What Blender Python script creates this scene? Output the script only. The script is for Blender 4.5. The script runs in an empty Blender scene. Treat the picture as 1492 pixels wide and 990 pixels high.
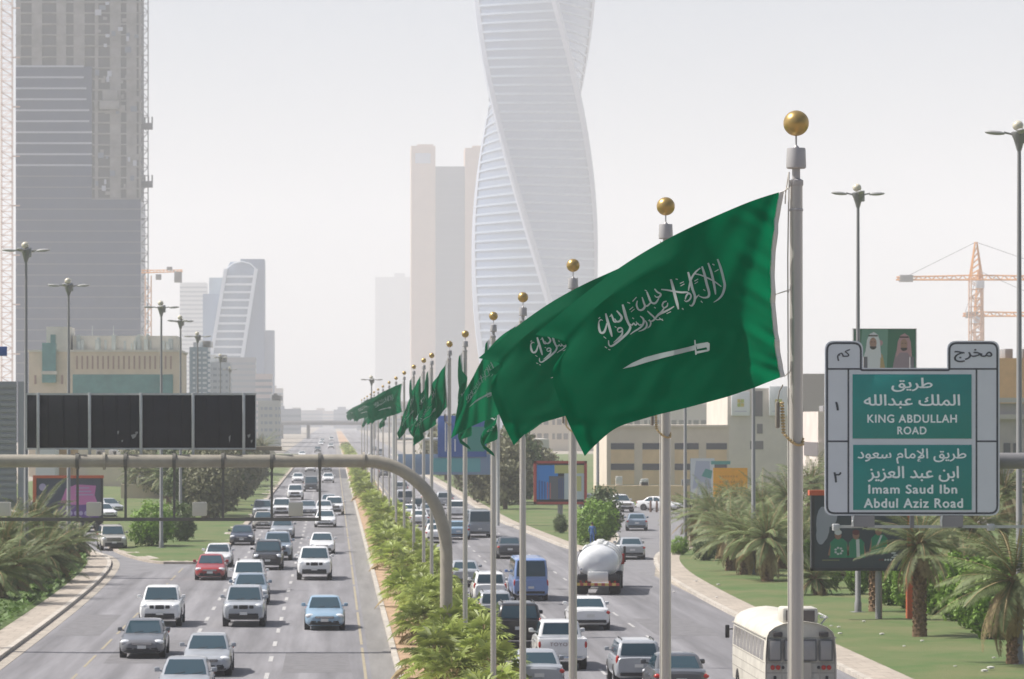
import bpy, bmesh, math, random
import numpy as np
from mathutils import Vector, Matrix, geometry
R = math.radians
random.seed(7)
scene = bpy.context.scene
COL = scene.collection

# ------------------------------------------------------------------ camera
F, HX, HY, CH = 5000.0, 485.0, 610.0, 9.5      # focal length and horizon point in photo pixels, eye height
cd = bpy.data.cameras.new('camera'); cam = bpy.data.objects.new('camera', cd); COL.objects.link(cam)
cam.location = (0, 0, CH); cam.rotation_euler = (R(90), 0, 0)
cd.sensor_width = 36; cd.lens = F / 1492 * 36
cd.shift_x = (746 - HX) / 1492; cd.shift_y = (HY - 495) / 1492
cd.clip_start = 0.5; cd.clip_end = 30000
cd.dof.use_dof = True; cd.dof.focus_distance = 39; cd.dof.aperture_fstop = 8.5
scene.camera = cam
# ------------------------------------------------------------------ sky and sun
SUN_EL, SUN_AZ = 52, -80          # azimuth measured from the road direction (+Y), negative = towards the left
w = bpy.data.worlds.new('World'); scene.world = w; w.use_nodes = True
nt = w.node_tree
sky = nt.nodes.new('ShaderNodeTexSky'); sky.sky_type = 'NISHITA'; sky.sun_disc = False
sky.sun_elevation = R(SUN_EL); sky.sun_rotation = R(SUN_AZ)
sky.air_density = 0.8; sky.dust_density = 5.0; sky.ozone_density = 1.0; sky.altitude = 600
bg = nt.nodes['Background']; bg.inputs['Strength'].default_value = 0.09
nt.links.new(sky.outputs[0], bg.inputs['Color'])
sl = bpy.data.lights.new('sun', 'SUN'); sl.energy = 5.0; sl.angle = R(0.6); sl.color = (1, .96, .90)
so = bpy.data.objects.new('sun', sl); COL.objects.link(so)
sd = Vector((math.sin(R(SUN_AZ)) * math.cos(R(SUN_EL)), math.cos(R(SUN_AZ)) * math.cos(R(SUN_EL)), math.sin(R(SUN_EL))))
so.rotation_euler = sd.to_track_quat('Z', 'Y').to_euler(); so.location = (-60, 0, 90)
scene.view_settings.view_transform = 'Standard'; scene.view_settings.look = 'None'
scene.view_settings.exposure = 0.41; scene.view_settings.gamma = 1
scene.view_settings.use_curve_mapping = False
scene.cycles.max_bounces = 6; scene.cycles.volume_bounces = 2; scene.cycles.diffuse_bounces = 3
scene.cycles.transparent_max_bounces = 16
scene.cycles.use_denoising = True
HAZE_DENSITY = 0.00027

# ------------------------------------------------------------------ placing helpers
def G(px, py):
    d = CH * F / (py - HY); return ((px - HX) * d / F, d)
def P(px, py, d): return Vector(((px - HX) * d / F, d, CH - (py - HY) * d / F))

# ------------------------------------------------------------------ materials
MATS = {}
def mat(name, c, rough=.6, metal=0., noise=0., nscale=3., coat=0., trans=0., emit=0., stretch=(1, 1, 1), bump=0., bscale=20., c2=None, spec=.5, objcol=False, rand=0., streak=0.):
    if name in MATS: return MATS[name]
    m = bpy.data.materials.new(name); m.use_nodes = True; n = m.node_tree; L = n.links
    b = n.nodes['Principled BSDF']
    b.inputs['Base Color'].default_value = (*c, 1); b.inputs['Roughness'].default_value = rough
    b.inputs['Metallic'].default_value = metal; b.inputs['Coat Weight'].default_value = coat
    b.inputs['Specular IOR Level'].default_value = spec; b.inputs['Coat Roughness'].default_value = .06
    src = None
    if objcol:
        oi = n.nodes.new('ShaderNodeObjectInfo'); src = oi.outputs['Color']
    if noise or c2:
        tc = n.nodes.new('ShaderNodeTexCoord'); mp = n.nodes.new('ShaderNodeMapping'); mp.inputs['Scale'].default_value = stretch
        L.new(tc.outputs['Object'], mp.inputs[0])
        tx = n.nodes.new('ShaderNodeTexNoise'); tx.inputs['Scale'].default_value = nscale; tx.inputs['Detail'].default_value = 6
        tx.inputs['Roughness'].default_value = .65
        L.new(mp.outputs[0], tx.inputs[0])
        rp = n.nodes.new('ShaderNodeValToRGB'); rp.color_ramp.elements[0].position = .32; rp.color_ramp.elements[1].position = .68
        k = noise
        if c2: rp.color_ramp.elements[0].color = (*c2, 1); rp.color_ramp.elements[1].color = (*c, 1)
        else:
            rp.color_ramp.elements[0].color = (*[max(0, v * (1 - k)) for v in c], 1); rp.color_ramp.elements[1].color = (*[min(1, v * (1 + k)) for v in c], 1)
        L.new(tx.outputs[0], rp.inputs[0])
        if src is not None:
            rp.color_ramp.elements[0].color = (1 - k, 1 - k, 1 - k, 1); rp.color_ramp.elements[1].color = (1, 1, 1, 1)
            mx = n.nodes.new('ShaderNodeMix'); mx.data_type = 'RGBA'; mx.blend_type = 'MULTIPLY'; mx.inputs[0].default_value = 1
            L.new(src, mx.inputs[6]); L.new(rp.outputs[0], mx.inputs[7]); src = mx.outputs[2]
        else: src = rp.outputs[0]
    if streak:                                          # long worn bands that run with the traffic
        tc3 = n.nodes.new('ShaderNodeTexCoord'); mp3 = n.nodes.new('ShaderNodeMapping'); mp3.inputs['Scale'].default_value = (1, .004, 1); L.new(tc3.outputs['Object'], mp3.inputs[0])
        t3 = n.nodes.new('ShaderNodeTexNoise'); t3.inputs['Scale'].default_value = .85; t3.inputs['Detail'].default_value = 3; L.new(mp3.outputs[0], t3.inputs[0])
        r3 = n.nodes.new('ShaderNodeMapRange'); r3.inputs[1].default_value = .36; r3.inputs[2].default_value = .64; r3.inputs[3].default_value = 1 - streak; r3.inputs[4].default_value = 1 + streak; L.new(t3.outputs[0], r3.inputs[0])
        h3 = n.nodes.new('ShaderNodeHueSaturation'); L.new(r3.outputs[0], h3.inputs['Value']); L.new(src, h3.inputs['Color']); src = h3.outputs[0]
    if rand:
        oi = n.nodes.new('ShaderNodeObjectInfo'); hs = n.nodes.new('ShaderNodeHueSaturation')
        ma = n.nodes.new('ShaderNodeMapRange'); ma.inputs[3].default_value = 1 - rand; ma.inputs[4].default_value = 1 + rand
        L.new(oi.outputs['Random'], ma.inputs[0]); L.new(ma.outputs[0], hs.inputs['Value'])
        if src is not None: L.new(src, hs.inputs['Color'])
        else: hs.inputs['Color'].default_value = (*c, 1)
        src = hs.outputs[0]
    if src is not None: L.new(src, b.inputs['Base Color'])
    if bump:
        tc2 = n.nodes.new('ShaderNodeTexCoord'); t2 = n.nodes.new('ShaderNodeTexNoise'); t2.inputs['Scale'].default_value = bscale; t2.inputs['Detail'].default_value = 4
        L.new(tc2.outputs['Object'], t2.inputs[0])
        bp = n.nodes.new('ShaderNodeBump'); bp.inputs['Strength'].default_value = bump; bp.inputs['Distance'].default_value = .05
        L.new(t2.outputs[0], bp.inputs['Height']); L.new(bp.outputs[0], b.inputs['Normal'])
    if trans:
        tr = n.nodes.new('ShaderNodeBsdfTranslucent')
        if src is not None: L.new(src, tr.inputs[0])
        else: tr.inputs[0].default_value = (*c, 1)
        mx = n.nodes.new('ShaderNodeMixShader'); mx.inputs[0].default_value = trans
        L.new(b.outputs[0], mx.inputs[1]); L.new(tr.outputs[0], mx.inputs[2]); L.new(mx.outputs[0], n.nodes['Material Output'].inputs[0])
    if emit:
        b.inputs['Emission Color'].default_value = (*c, 1); b.inputs['Emission Strength'].default_value = emit
    MATS[name] = m; return m

def jointed(m, wx, wy, dark=.72):
    """Slab or kerb-stone joints laid over a material's colour."""
    n = m.node_tree; L = n.links; b = n.nodes['Principled BSDF']; src = b.inputs['Base Color'].links[0].from_socket
    tc = n.nodes.new('ShaderNodeTexCoord'); br = n.nodes.new('ShaderNodeTexBrick'); br.inputs['Scale'].default_value = 1; br.inputs['Brick Width'].default_value = wx; br.inputs['Row Height'].default_value = wy
    br.inputs['Mortar Size'].default_value = .02; br.inputs['Color1'].default_value = (1, 1, 1, 1); br.inputs['Color2'].default_value = (.86, .86, .86, 1); br.inputs['Mortar'].default_value = (dark, dark, dark, 1)
    L.new(tc.outputs['Object'], br.inputs[0]); mx = n.nodes.new('ShaderNodeMix'); mx.data_type = 'RGBA'; mx.blend_type = 'MULTIPLY'; mx.inputs[0].default_value = 1
    L.new(src, mx.inputs[6]); L.new(br.outputs['Color'], mx.inputs[7]); L.new(mx.outputs[2], b.inputs['Base Color']); return m

# ------------------------------------------------------------------ mesh builder
class MB:
    def __init__(s): s.v = []; s.f = []; s.m = []; s.s = []
    def add(s, vs, fs, mi=0, sm=False):
        o = len(s.v); s.v += [tuple(v) for v in vs]
        for f in fs: s.f.append(tuple(i + o for i in f)); s.m.append(mi); s.s.append(sm)
        return s
    def quad(s, a, b, c, d, mi=0): return s.add([a, b, c, d], [(0, 1, 2, 3)], mi)
    def box(s, x0, x1, y0, y1, z0, z1, mi=0):
        return s.add([(x0, y0, z0), (x1, y0, z0), (x1, y1, z0), (x0, y1, z0), (x0, y0, z1), (x1, y0, z1), (x1, y1, z1), (x0, y1, z1)],
                     [(0, 3, 2, 1), (4, 5, 6, 7), (0, 1, 5, 4), (1, 2, 6, 5), (2, 3, 7, 6), (3, 0, 4, 7)], mi)
    def bbox(s, x0, x1, y0, y1, z0, z1, b=.02, mi=0):      # box with chamfered edges
        b = min(b, (x1 - x0) / 3, (y1 - y0) / 3, (z1 - z0) / 3)
        bm = bmesh.new(); bmesh.ops.create_cube(bm, size=1)
        for v in bm.verts: v.co = Vector(((x0 + x1) / 2 + v.co.x * (x1 - x0), (y0 + y1) / 2 + v.co.y * (y1 - y0), (z0 + z1) / 2 + v.co.z * (z1 - z0)))
        bmesh.ops.bevel(bm, geom=bm.edges[:], offset=b, segments=2, affect='EDGES', profile=.5)
        bm.verts.index_update()
        s.add([v.co[:] for v in bm.verts], [[v.index for v in f.verts] for f in bm.faces], mi, True); bm.free(); return s
    def tube(s, pts, r, n=8, mi=0, cap=True, sm=True):
        pts = [Vector(p) for p in pts]; rs = r if isinstance(r, (list, tuple)) else [r] * len(pts)
        vs = []; up = None
        for i, p in enumerate(pts):
            t = (pts[min(i + 1, len(pts) - 1)] - pts[max(i - 1, 0)]).normalized()
            if up is None:
                up = Vector((0, 0, 1)) if abs(t.z) < .9 else Vector((0, 1, 0))
            a = t.cross(up).normalized(); b = a.cross(t).normalized(); up = b
            for k in range(n):
                q = 2 * math.pi * k / n; vs.append(p + a * rs[i] * math.cos(q) + b * rs[i] * math.sin(q))
        fs = [(i * n + k, i * n + (k + 1) % n, (i + 1) * n + (k + 1) % n, (i + 1) * n + k) for i in range(len(pts) - 1) for k in range(n)]
        s.add(vs, fs, mi, sm)
        if cap: s.add(vs[:n], [tuple(range(n))[::-1]], mi); s.add(vs[-n:], [tuple(range(n))], mi)
        return s
    def lathe(s, prof, c=(0, 0, 0), axis='z', n=20, mi=0, sm=True):   # prof: (radius, height)
        vs = []
        for r, h in prof:
            for k in range(n):
                q = 2 * math.pi * k / n; a, b = r * math.cos(q), r * math.sin(q)
                p = {'z': (a, b, h), 'y': (a, h, b), 'x': (h, a, b)}[axis]
                vs.append((p[0] + c[0], p[1] + c[1], p[2] + c[2]))
        m = len(prof)
        fs = [(i * n + k, i * n + (k + 1) % n, (i + 1) * n + (k + 1) % n, (i + 1) * n + k) for i in range(m - 1) for k in range(n)]
        if axis == 'y': fs = [f[::-1] for f in fs]
        return s.add(vs, fs, mi, sm)
    def ball(s, c, r, sc=(1, 1, 1), n=16, mi=0):
        m = n // 2
        prof = [(max(1e-4, math.sin(math.pi * i / m)) * r, -math.cos(math.pi * i / m) * r) for i in range(m + 1)]
        t = MB().lathe(prof, n=n); return s.add([(v[0] * sc[0] + c[0], v[1] * sc[1] + c[1], v[2] * sc[2] + c[2]) for v in t.v], t.f, mi, True)
    def loft(s, rings, mi=0, sm=True, cap=True):
        n = len(rings[0]); vs = [p for r in rings for p in r]
        fs = [(i * n + k, i * n + (k + 1) % n, (i + 1) * n + (k + 1) % n, (i + 1) * n + k) for i in range(len(rings) - 1) for k in range(n)]
        s.add(vs, fs, mi, sm)
        if cap: s.add(rings[0], [tuple(range(n))[::-1]], mi, sm); s.add(rings[-1], [tuple(range(n))], mi, sm)
        return s
    def prism(s, poly, z0, z1, mi=0):
        n = len(poly); vs = [(p[0], p[1], z0) for p in poly] + [(p[0], p[1], z1) for p in poly]
        return s.add(vs, [tuple(range(n))[::-1], tuple(range(n, 2 * n))] + [(k, (k + 1) % n, n + (k + 1) % n, n + k) for k in range(n)], mi)
    def mirror_x(s):
        n = len(s.v); s.v += [(-v[0], v[1], v[2]) for v in s.v]
        k = len(s.f); s.f += [tuple(i + n for i in f[::-1]) for f in s.f[:k]]; s.m += s.m[:k]; s.s += s.s[:k]; return s
    def move(s, dx=0, dy=0, dz=0, rz=0, sc=1):
        c, q = math.cos(rz), math.sin(rz)
        s.v = [((v[0] * c - v[1] * q) * sc + dx, (v[0] * q + v[1] * c) * sc + dy, v[2] * sc + dz) for v in s.v]; return s
    def join(s, o):
        n = len(s.v); s.v += o.v; s.f += [tuple(i + n for i in f) for f in o.f]; s.m += o.m; s.s += o.s; return s
    def mesh(s, name, mats, fix=True):
        me = bpy.data.meshes.new(name); me.from_pydata(s.v, [], s.f)
        for m in (mats if isinstance(mats, (list, tuple)) else [mats]): me.materials.append(m)
        me.polygons.foreach_set('material_index', s.m); me.polygons.foreach_set('use_smooth', s.s)
        if fix:
            bm = bmesh.new(); bm.from_mesh(me); bmesh.ops.recalc_face_normals(bm, faces=bm.faces[:]); bm.to_mesh(me); bm.free()
        me.update()
        if any(s.s): me.set_sharp_from_angle(angle=R(38))
        return me
    def build(s, name, mats, parent=None, fix=True, loc=None):
        o = bpy.data.objects.new(name, s.mesh(name, mats, fix)); COL.objects.link(o)
        if parent is not None: o.parent = parent
        if loc is not None: o.location = loc
        return o

def tag(o, label=None, cat=None, group=None, kind=None):
    for k, v in (('label', label), ('category', cat), ('group', group), ('kind', kind)):
        if v: o[k] = v
    return o
def thing(name, label, cat, loc=(0, 0, 0), rz=0, group=None):
    o = bpy.data.objects.new(name, None); COL.objects.link(o); o.location = loc; o.rotation_euler = (0, 0, rz); o.empty_display_size = .3
    return tag(o, label, cat, group)
KIDS = {}
def copy_tree(o, parent=None):
    c = o.copy(); COL.objects.link(c)
    if parent is not None: c.parent = parent
    for ch in list(o.children): copy_tree(ch, c)
    return c
def structure(o): o['kind'] = 'structure'; return o
ORD = 'first second third fourth fifth sixth seventh eighth ninth tenth eleventh twelfth thirteenth fourteenth fifteenth sixteenth seventeenth eighteenth nineteenth twentieth twenty-first twenty-second twenty-third twenty-fourth'.split()

# Arabic shaping for the sign lettering
AF = {'ا': (0xFE8D, 0xFE8E, 0, 0), 'إ': (0xFE87, 0xFE88, 0, 0), 'ب': (0xFE8F, 0xFE90, 0xFE91, 0xFE92), 'ج': (0xFE9D, 0xFE9E, 0xFE9F, 0xFEA0), 'خ': (0xFEA5, 0xFEA6, 0xFEA7, 0xFEA8), 'د': (0xFEA9, 0xFEAA, 0, 0), 'ر': (0xFEAD, 0xFEAE, 0, 0), 'ز': (0xFEAF, 0xFEB0, 0, 0), 'س': (0xFEB1, 0xFEB2, 0xFEB3, 0xFEB4), 'ط': (0xFEC1, 0xFEC2, 0xFEC3, 0xFEC4), 'ع': (0xFEC9, 0xFECA, 0xFECB, 0xFECC), 'ق': (0xFED5, 0xFED6, 0xFED7, 0xFED8), 'ك': (0xFED9, 0xFEDA, 0xFEDB, 0xFEDC), 'ل': (0xFEDD, 0xFEDE, 0xFEDF, 0xFEE0), 'م': (0xFEE1, 0xFEE2, 0xFEE3, 0xFEE4), 'ن': (0xFEE5, 0xFEE6, 0xFEE7, 0xFEE8), 'ه': (0xFEE9, 0xFEEA, 0xFEEB, 0xFEEC), 'و': (0xFEED, 0xFEEE, 0, 0), 'ي': (0xFEF1, 0xFEF2, 0xFEF3, 0xFEF4)}
def shape_arabic(s):
    out = []; i = 0; prev = False
    while i < len(s):
        c = s[i]
        if c == 'ل' and i + 1 < len(s) and s[i + 1] in 'اإ':
            out.append(chr({'ا': 0xFEFB, 'إ': 0xFEF9}[s[i + 1]] + (1 if prev else 0))); prev = False; i += 2; continue
        if c not in AF: out.append(c); prev = False; i += 1; continue
        f = AF[c]; nx = i + 1 < len(s) and s[i + 1] in AF and f[2]
        out.append(chr((f[3] if prev else f[2]) if nx else (f[1] if prev else f[0]))); prev = bool(nx); i += 1
    return ''.join(reversed(out))

def letters(text, width, height, cx, cz, y, arabic=False, weight=0., depth=.0):
    """Lettering as flat polygons in the XZ plane facing -Y, fitted to a width and height, centred on (cx, cz)."""
    cu = bpy.data.curves.new('lettering', 'FONT'); cu.body = shape_arabic(text) if arabic else text; cu.fill_mode = 'NONE'; cu.resolution_u = 4
    cu.space_character = 1.0 if arabic else 1.12
    o = bpy.data.objects.new('lettering', cu); COL.objects.link(o)
    bpy.context.view_layer.update()
    dg = bpy.context.evaluated_depsgraph_get(); me = bpy.data.meshes.new_from_object(o.evaluated_get(dg))
    V = [v.co.copy() for v in me.vertices]; nb = {}
    for e in me.edges:
        a, b = e.vertices; nb.setdefault(a, []).append(b); nb.setdefault(b, []).append(a)
    bpy.data.objects.remove(o); bpy.data.curves.remove(cu); bpy.data.meshes.remove(me)
    seen = set(); loops = []
    for st in range(len(V)):
        if st in seen or st not in nb: continue
        lp = [st]; seen.add(st); cur = st
        while True:
            nx = [k for k in nb[cur] if k not in seen]
            if not nx: break
            cur = nx[0]; seen.add(cur); lp.append(cur)
        if len(lp) > 2: loops.append([V[i] for i in lp])
    def inside(p, lp):
        r = False; j = len(lp) - 1
        for i in range(len(lp)):
            if (lp[i].y > p.y) != (lp[j].y > p.y) and p.x < (lp[j].x - lp[i].x) * (p.y - lp[i].y) / (lp[j].y - lp[i].y + 1e-12) + lp[i].x: r = not r
            j = i
        return r
    def full_in(a, b): return all(inside(p, b) for p in a)
    holes = {}; is_hole = set()
    for i, a in enumerate(loops):
        for j, b in enumerate(loops):
            if i != j and full_in(a, b): is_hole.add(i); holes.setdefault(j, []).append(a); break
    xs = [p.x for l in loops for p in l]; ys = [p.y for l in loops for p in l]
    x0, x1, y0, y1 = min(xs), max(xs), min(ys), max(ys)
    sx = width / (x1 - x0); sy = height / (y1 - y0)
    mb = MB(); k = 0
    for i, a in enumerate(loops):
        if i in is_hole: continue
        polys = [a] + holes.get(i, [])
        flat = [p for q in polys for p in q]
        tri = geometry.tessellate_polygon(polys)
        k += 1
        for q, (ox, oz) in enumerate(((0, 0), (weight, 0), (-weight, 0), (0, weight * .8), (0, -weight * .8)) if weight else ((0, 0),)):   # struck several times for a bolder weight
            yy = y - .0004 * (k % 4) - .0016 * q
            mb.add([(cx + (p.x + ox - (x0 + x1) / 2) * sx, yy, cz + (p.y + oz - (y0 + y1) / 2) * sy) for p in flat], tri)
    return mb

# ================================================================== setting
M_asph = mat('asphalt', (.195, .190, .200), .85, noise=.20, nscale=1.3, stretch=(1, .05, 1), bump=.25, bscale=60, streak=.20)
M_asph2 = mat('asphalt_slip', (.20, .196, .204), .85, noise=.14, nscale=.8, bump=.25, bscale=60)
M_should = mat('asphalt_shoulder', (.205, .197, .188), .9, noise=.22, nscale=1.1, stretch=(1, .06, 1), bump=.2, bscale=60)
M_sand = mat('sandy_ground', (.31, .275, .23), .95, noise=.25, nscale=.25, bump=.3, bscale=8)
M_walk = mat('paving_slabs', (.41, .355, .295), .9, noise=.16, nscale=1.6, bump=.2, bscale=30)
M_kerb = mat('kerb_concrete', (.50, .455, .395), .85, noise=.18, nscale=2.5)
jointed(M_walk, .8, 1.6); jointed(M_kerb, 2.0, 1.2, .5)
M_soil = mat('median_soil', (.41, .275, .175), .95, noise=.3, nscale=1.7, bump=.5, bscale=12)
M_grass = mat('lawn', (.060, .125, .024), .9, nscale=.22, c2=(.150, .152, .060), bump=.8, bscale=14, noise=.1)
M_grass2 = mat('ground_cover', (.065, .115, .022), .9, nscale=.8, c2=(.125, .175, .045), bump=1., bscale=10, noise=.1)
M_paint = mat('road_paint', (.43, .42, .41), .8, noise=.35, nscale=9)
M_yel = mat('road_paint_yellow', (.33, .285, .20), .8, noise=.35, nscale=6)

def sheet(name, poly, z, m, res=None):
    bm = bmesh.new(); vs = [bm.verts.new((p[0], p[1], z)) for p in poly]; f = bm.faces.new(vs)
    if f.normal.z < 0: f.normal_flip()
    bm.normal_update()
    if f.normal.z < 0: f.normal_flip()
    bmesh.ops.triangulate(bm, faces=[f])
    me = bpy.data.meshes.new(name); bm.to_mesh(me); bm.free(); me.materials.append(m)
    o = bpy.data.objects.new(name, me); COL.objects.link(o); return structure(o)

structure(MB().quad((-6000, -120, 0), (6000, -120, 0), (6000, 9000, 0), (-6000, 9000, 0)).build('ground', M_sand))
sheet('road_oncoming', [(-13.4, 20), (2.35, 20), (2.35, 4000), (-13.4, 4000)], .006, M_asph)
sheet('road_outgoing', [(6.5, 20), (19.4, 20), (19.4, 4000), (6.5, 4000)], .006, M_asph)
sheet('slip_road_entry', [(-13.0, 205), (-9.4, 222), (-9.2, 275), (-14, 330), (-26, 390), (-46, 440), (-62, 450), (-60, 430), (-40, 372), (-27, 312), (-21, 264), (-18, 245)], .010, M_asph2)
sheet('slip_road_exit', [(15, 300), (17.2, 236), (19.2, 205), (22.3, 236), (27.5, 262), (36, 320), (48, 352), (120, 352), (120, 388), (15, 388)], .010, M_asph2)
sheet('shoulder', [(1.42, 20), (2.35, 20), (2.35, 1200), (1.42, 1200)], .010, M_should)

mk = MB()
def dashes(x, y0, y1, ln=3., gap=6., wd=.085, mi=0):
    y = y0
    while y < y1: mk.quad((x - wd, y, .014), (x + wd, y, .014), (x + wd, y + ln, .014), (x - wd, y + ln, .014), mi); y += ln + gap
for x in (-2.44, -5.95): dashes(x, 62, 900)
dashes(10.1, 64, 900, 3, 6, .06); dashes(13.7, 66, 900, 3, 6, .06)
y = 40
while y < 1200: mk.quad((1.15, y, .014), (1.26, y, .014), (1.26, y + 24, .014), (1.15, y + 24, .014), 1); y += 26
dashes(-9.5, 61, 218, 6.5, 3.5, .05, 1)
mk.quad((6.9, 30, .014), (7.02, 30, .014), (7.02, 900, .014), (6.9, 900, .014), 1)
structure(mk.build('road_markings', [M_paint, M_yel]))

def offset_line(line, d):
    out = []
    for i, p in enumerate(line):
        a = Vector(line[max(0, i - 1)]); b = Vector(line[min(len(line) - 1, i + 1)]); t = (b - a).normalized()
        out.append((p[0] - t.y * d, p[1] + t.x * d))
    return out
def strip(name, line, d0, d1, z0, z1, m):
    a = offset_line(line, d0); b = offset_line(line, d1); mb = MB(); n = len(line)
    vs = [(p[0], p[1], z0) for p in a] + [(p[0], p[1], z1) for p in a] + [(p[0], p[1], z1) for p in b] + [(p[0], p[1], z0) for p in b]
    fs = []
    for k in range(3):
        fs += [(k * n + i, k * n + i + 1, (k + 1) * n + i + 1, (k + 1) * n + i) for i in range(n - 1)]
    mb.add(vs, fs); return structure(mb.build(name, m))
def smooth_line(pts, n=6):
    out = []
    P4 = [pts[0]] + pts + [pts[-1]]
    for i in range(len(pts) - 1):
        p0, p1, p2, p3 = [Vector(P4[i + k]) for k in range(4)]
        for k in range(n):
            t = k / n
            out.append(tuple(.5 * ((2 * p1) + (p2 - p0) * t + (2 * p0 - 5 * p1 + 4 * p2 - p3) * t * t + (3 * p1 - p0 - 3 * p2 + p3) * t ** 3)))
    out.append(tuple(pts[-1])); return out

def lawn(name, poly, z, m, step=1.5, amp=.15, seed=0, bulge=.0):
    """Undulating lawn clipped to a polygon; the outside rows dip to the edge."""
    rng = np.random.RandomState(seed)
    P2 = [Vector((p[0], p[1])) for p in poly]
    xs = [p[0] for p in poly]; ys = [p[1] for p in poly]
    bm = bmesh.new(); vs = [bm.verts.new((p[0], p[1], 0)) for p in poly]; f = bm.faces.new(vs)
    sx = step
    x = min(xs) + sx
    while x < max(xs):
        bmesh.ops.bisect_plane(bm, geom=bm.verts[:] + bm.edges[:] + bm.faces[:], plane_co=(x, 0, 0), plane_no=(1, 0, 0)); x += sx
    yv = min(ys) + sx * 2
    while yv < max(ys):
        bmesh.ops.bisect_plane(bm, geom=bm.verts[:] + bm.edges[:] + bm.faces[:], plane_co=(0, yv, 0), plane_no=(0, 1, 0)); yv += sx * 2
    ph = rng.rand(8) * 6
    for v in bm.verts:
        d = min(((geometry.intersect_point_line(Vector((v.co.x, v.co.y, 0)), Vector((*a, 0)), Vector((*b, 0)))[0] if 0 <= geometry.intersect_point_line(Vector((v.co.x, v.co.y, 0)), Vector((*a, 0)), Vector((*b, 0)))[1] <= 1 else Vector((*a, 0))) - Vector((v.co.x, v.co.y, 0))).length for a, b in zip(P2, P2[1:] + P2[:1]))
        k = min(1, d / 1.5)
        h = math.sin(v.co.x * 1.3 + ph[0]) * math.sin(v.co.y * .37 + ph[1]) + .6 * math.sin(v.co.x * 2.9 + v.co.y * .8 + ph[2]) + .5 * math.sin(v.co.y * 1.1 + ph[3] - v.co.x)
        v.co.z = z + k * (amp * (h + 1.2) + bulge)
    bmesh.ops.recalc_face_normals(bm, faces=bm.faces[:])
    for ff in bm.faces: ff.smooth = True
    me = bpy.data.meshes.new(name); bm.to_mesh(me); bm.free(); me.materials.append(m)
    o = bpy.data.objects.new(name, me); COL.objects.link(o); o['kind'] = 'stuff'; return o

# left verge: gutter, pavement, lawn
LV = smooth_line([(-13.0, 40), (-13.05, 100), (-13.2, 171), (-13.9, 212), (-15.2, 232), (-17.6, 246), (-20.4, 264), (-25.5, 305), (-36, 365), (-56, 432)])
strip('kerb_left', LV, 0, .25, 0, .17, M_kerb)
strip('gutter_left', LV, -.55, -.02, 0, .018, mat('gutter_dust', (.36, .32, .27), .9, noise=.25, nscale=1.5))
strip('pavement_left', LV, .25, 1.55, 0, .165, M_walk)
lawn('grass_left_verge', [p for p in offset_line(LV, 1.55)] + [(-90, 432), (-90, 40)], .15, M_grass2, 1.6, .16, 1, .12)
# left island between slip road and carriageway
LI = smooth_line([(-44, 436), (-30, 376), (-20.5, 305), (-16.2, 262), (-14.6, 247), (-12.6, 234), (-10.4, 225), (-9.3, 228), (-8.95, 250), (-8.8, 300), (-8.8, 500), (-8.8, 900)], 5)
strip('kerb_island_left', LI, -.25, 0, 0, .17, M_kerb)
strip('pavement_island_left', LI, -1.3, -.25, 0, .165, M_walk)
lawn('grass_left_island', offset_line(LI, -1.3) + [(-44, 900)], .15, M_grass, 2., .05, 2)
# right verge
RV = smooth_line([(19.0, 40), (19.1, 110), (19.2, 163), (19.5, 190), (20.3, 214), (22.2, 236), (26.0, 258), (31, 296), (37.5, 335), (46, 352), (60, 356), (110, 357)])
strip('kerb_right', RV, -.25, 0, 0, .17, M_kerb)
strip('pavement_right', RV, -1.7, -.25, 0, .165, M_walk)
lawn('grass_right_verge', offset_line(RV, -1.7) + [(110, 150), (60, 40)], .15, M_grass, 2., .05, 3)
# right island
RI = smooth_line([(15.1, 900), (15.1, 500), (15.2, 330), (15.7, 300), (16.3, 274), (17.0, 251), (18.1, 243), (19.8, 248), (21.8, 262), (23.2, 280), (24.2, 305), (26.5, 335), (31, 362), (45, 375), (120, 380)], 5)
strip('kerb_island_right', RI, 0, .25, 0, .17, M_kerb)
strip('pavement_island_right', RI, .25, 1.25, 0, .165, M_walk)
lawn('grass_right_island', offset_line(RI, 1.25) + [(120, 900)], .15, M_grass, 2.5, .05, 4)
# median
ML = [(2.35, 20), (2.35, 600), (2.35, 2500)]; MR = [(6.5, 20), (6.5, 600), (6.5, 2500)]
strip('kerb_median', ML, -.22, 0, 0, .17, M_kerb); strip('kerb_median', MR, 0, .22, 0, .17, M_kerb)
sheet('median', [(2.57, 20), (6.28, 20), (6.28, 2500), (2.57, 2500)], .13, M_soil)
rp = random.Random(8)
for (x0, x1, y0, y1) in ((-8.9, -6.3, 133, 147), (-5.6, -3.0, 171, 190), (-1.9, .7, 128, 139), (-12.2, -10.2, 150, 166), (7.4, 9.7, 190, 214), (14.2, 17.0, 150, 163), (10.6, 13.2, 232, 256), (-4.9, -3.3, 236, 262), (-1.6, .9, 262, 300)):
    sheet('road_patch_or_shadow', [(x0, y0), (x1, y0 + rp.uniform(-.4, .4)), (x1 + rp.uniform(-.2, .2), y1), (x0, y1 + rp.uniform(-.5, .5))], .0105, mat('asphalt_patch', (.165, .160, .166), .85, noise=.2, nscale=2))
# cast shadow across the far road, painted as a dark sheet
sheet('road_patch_or_shadow', [(-8.8, 545), (2.35, 545), (2.35, 640), (-8.8, 640)], .012, mat('asphalt_painted_shadow', (.075, .075, .082), .85, noise=.1, nscale=1))

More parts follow.
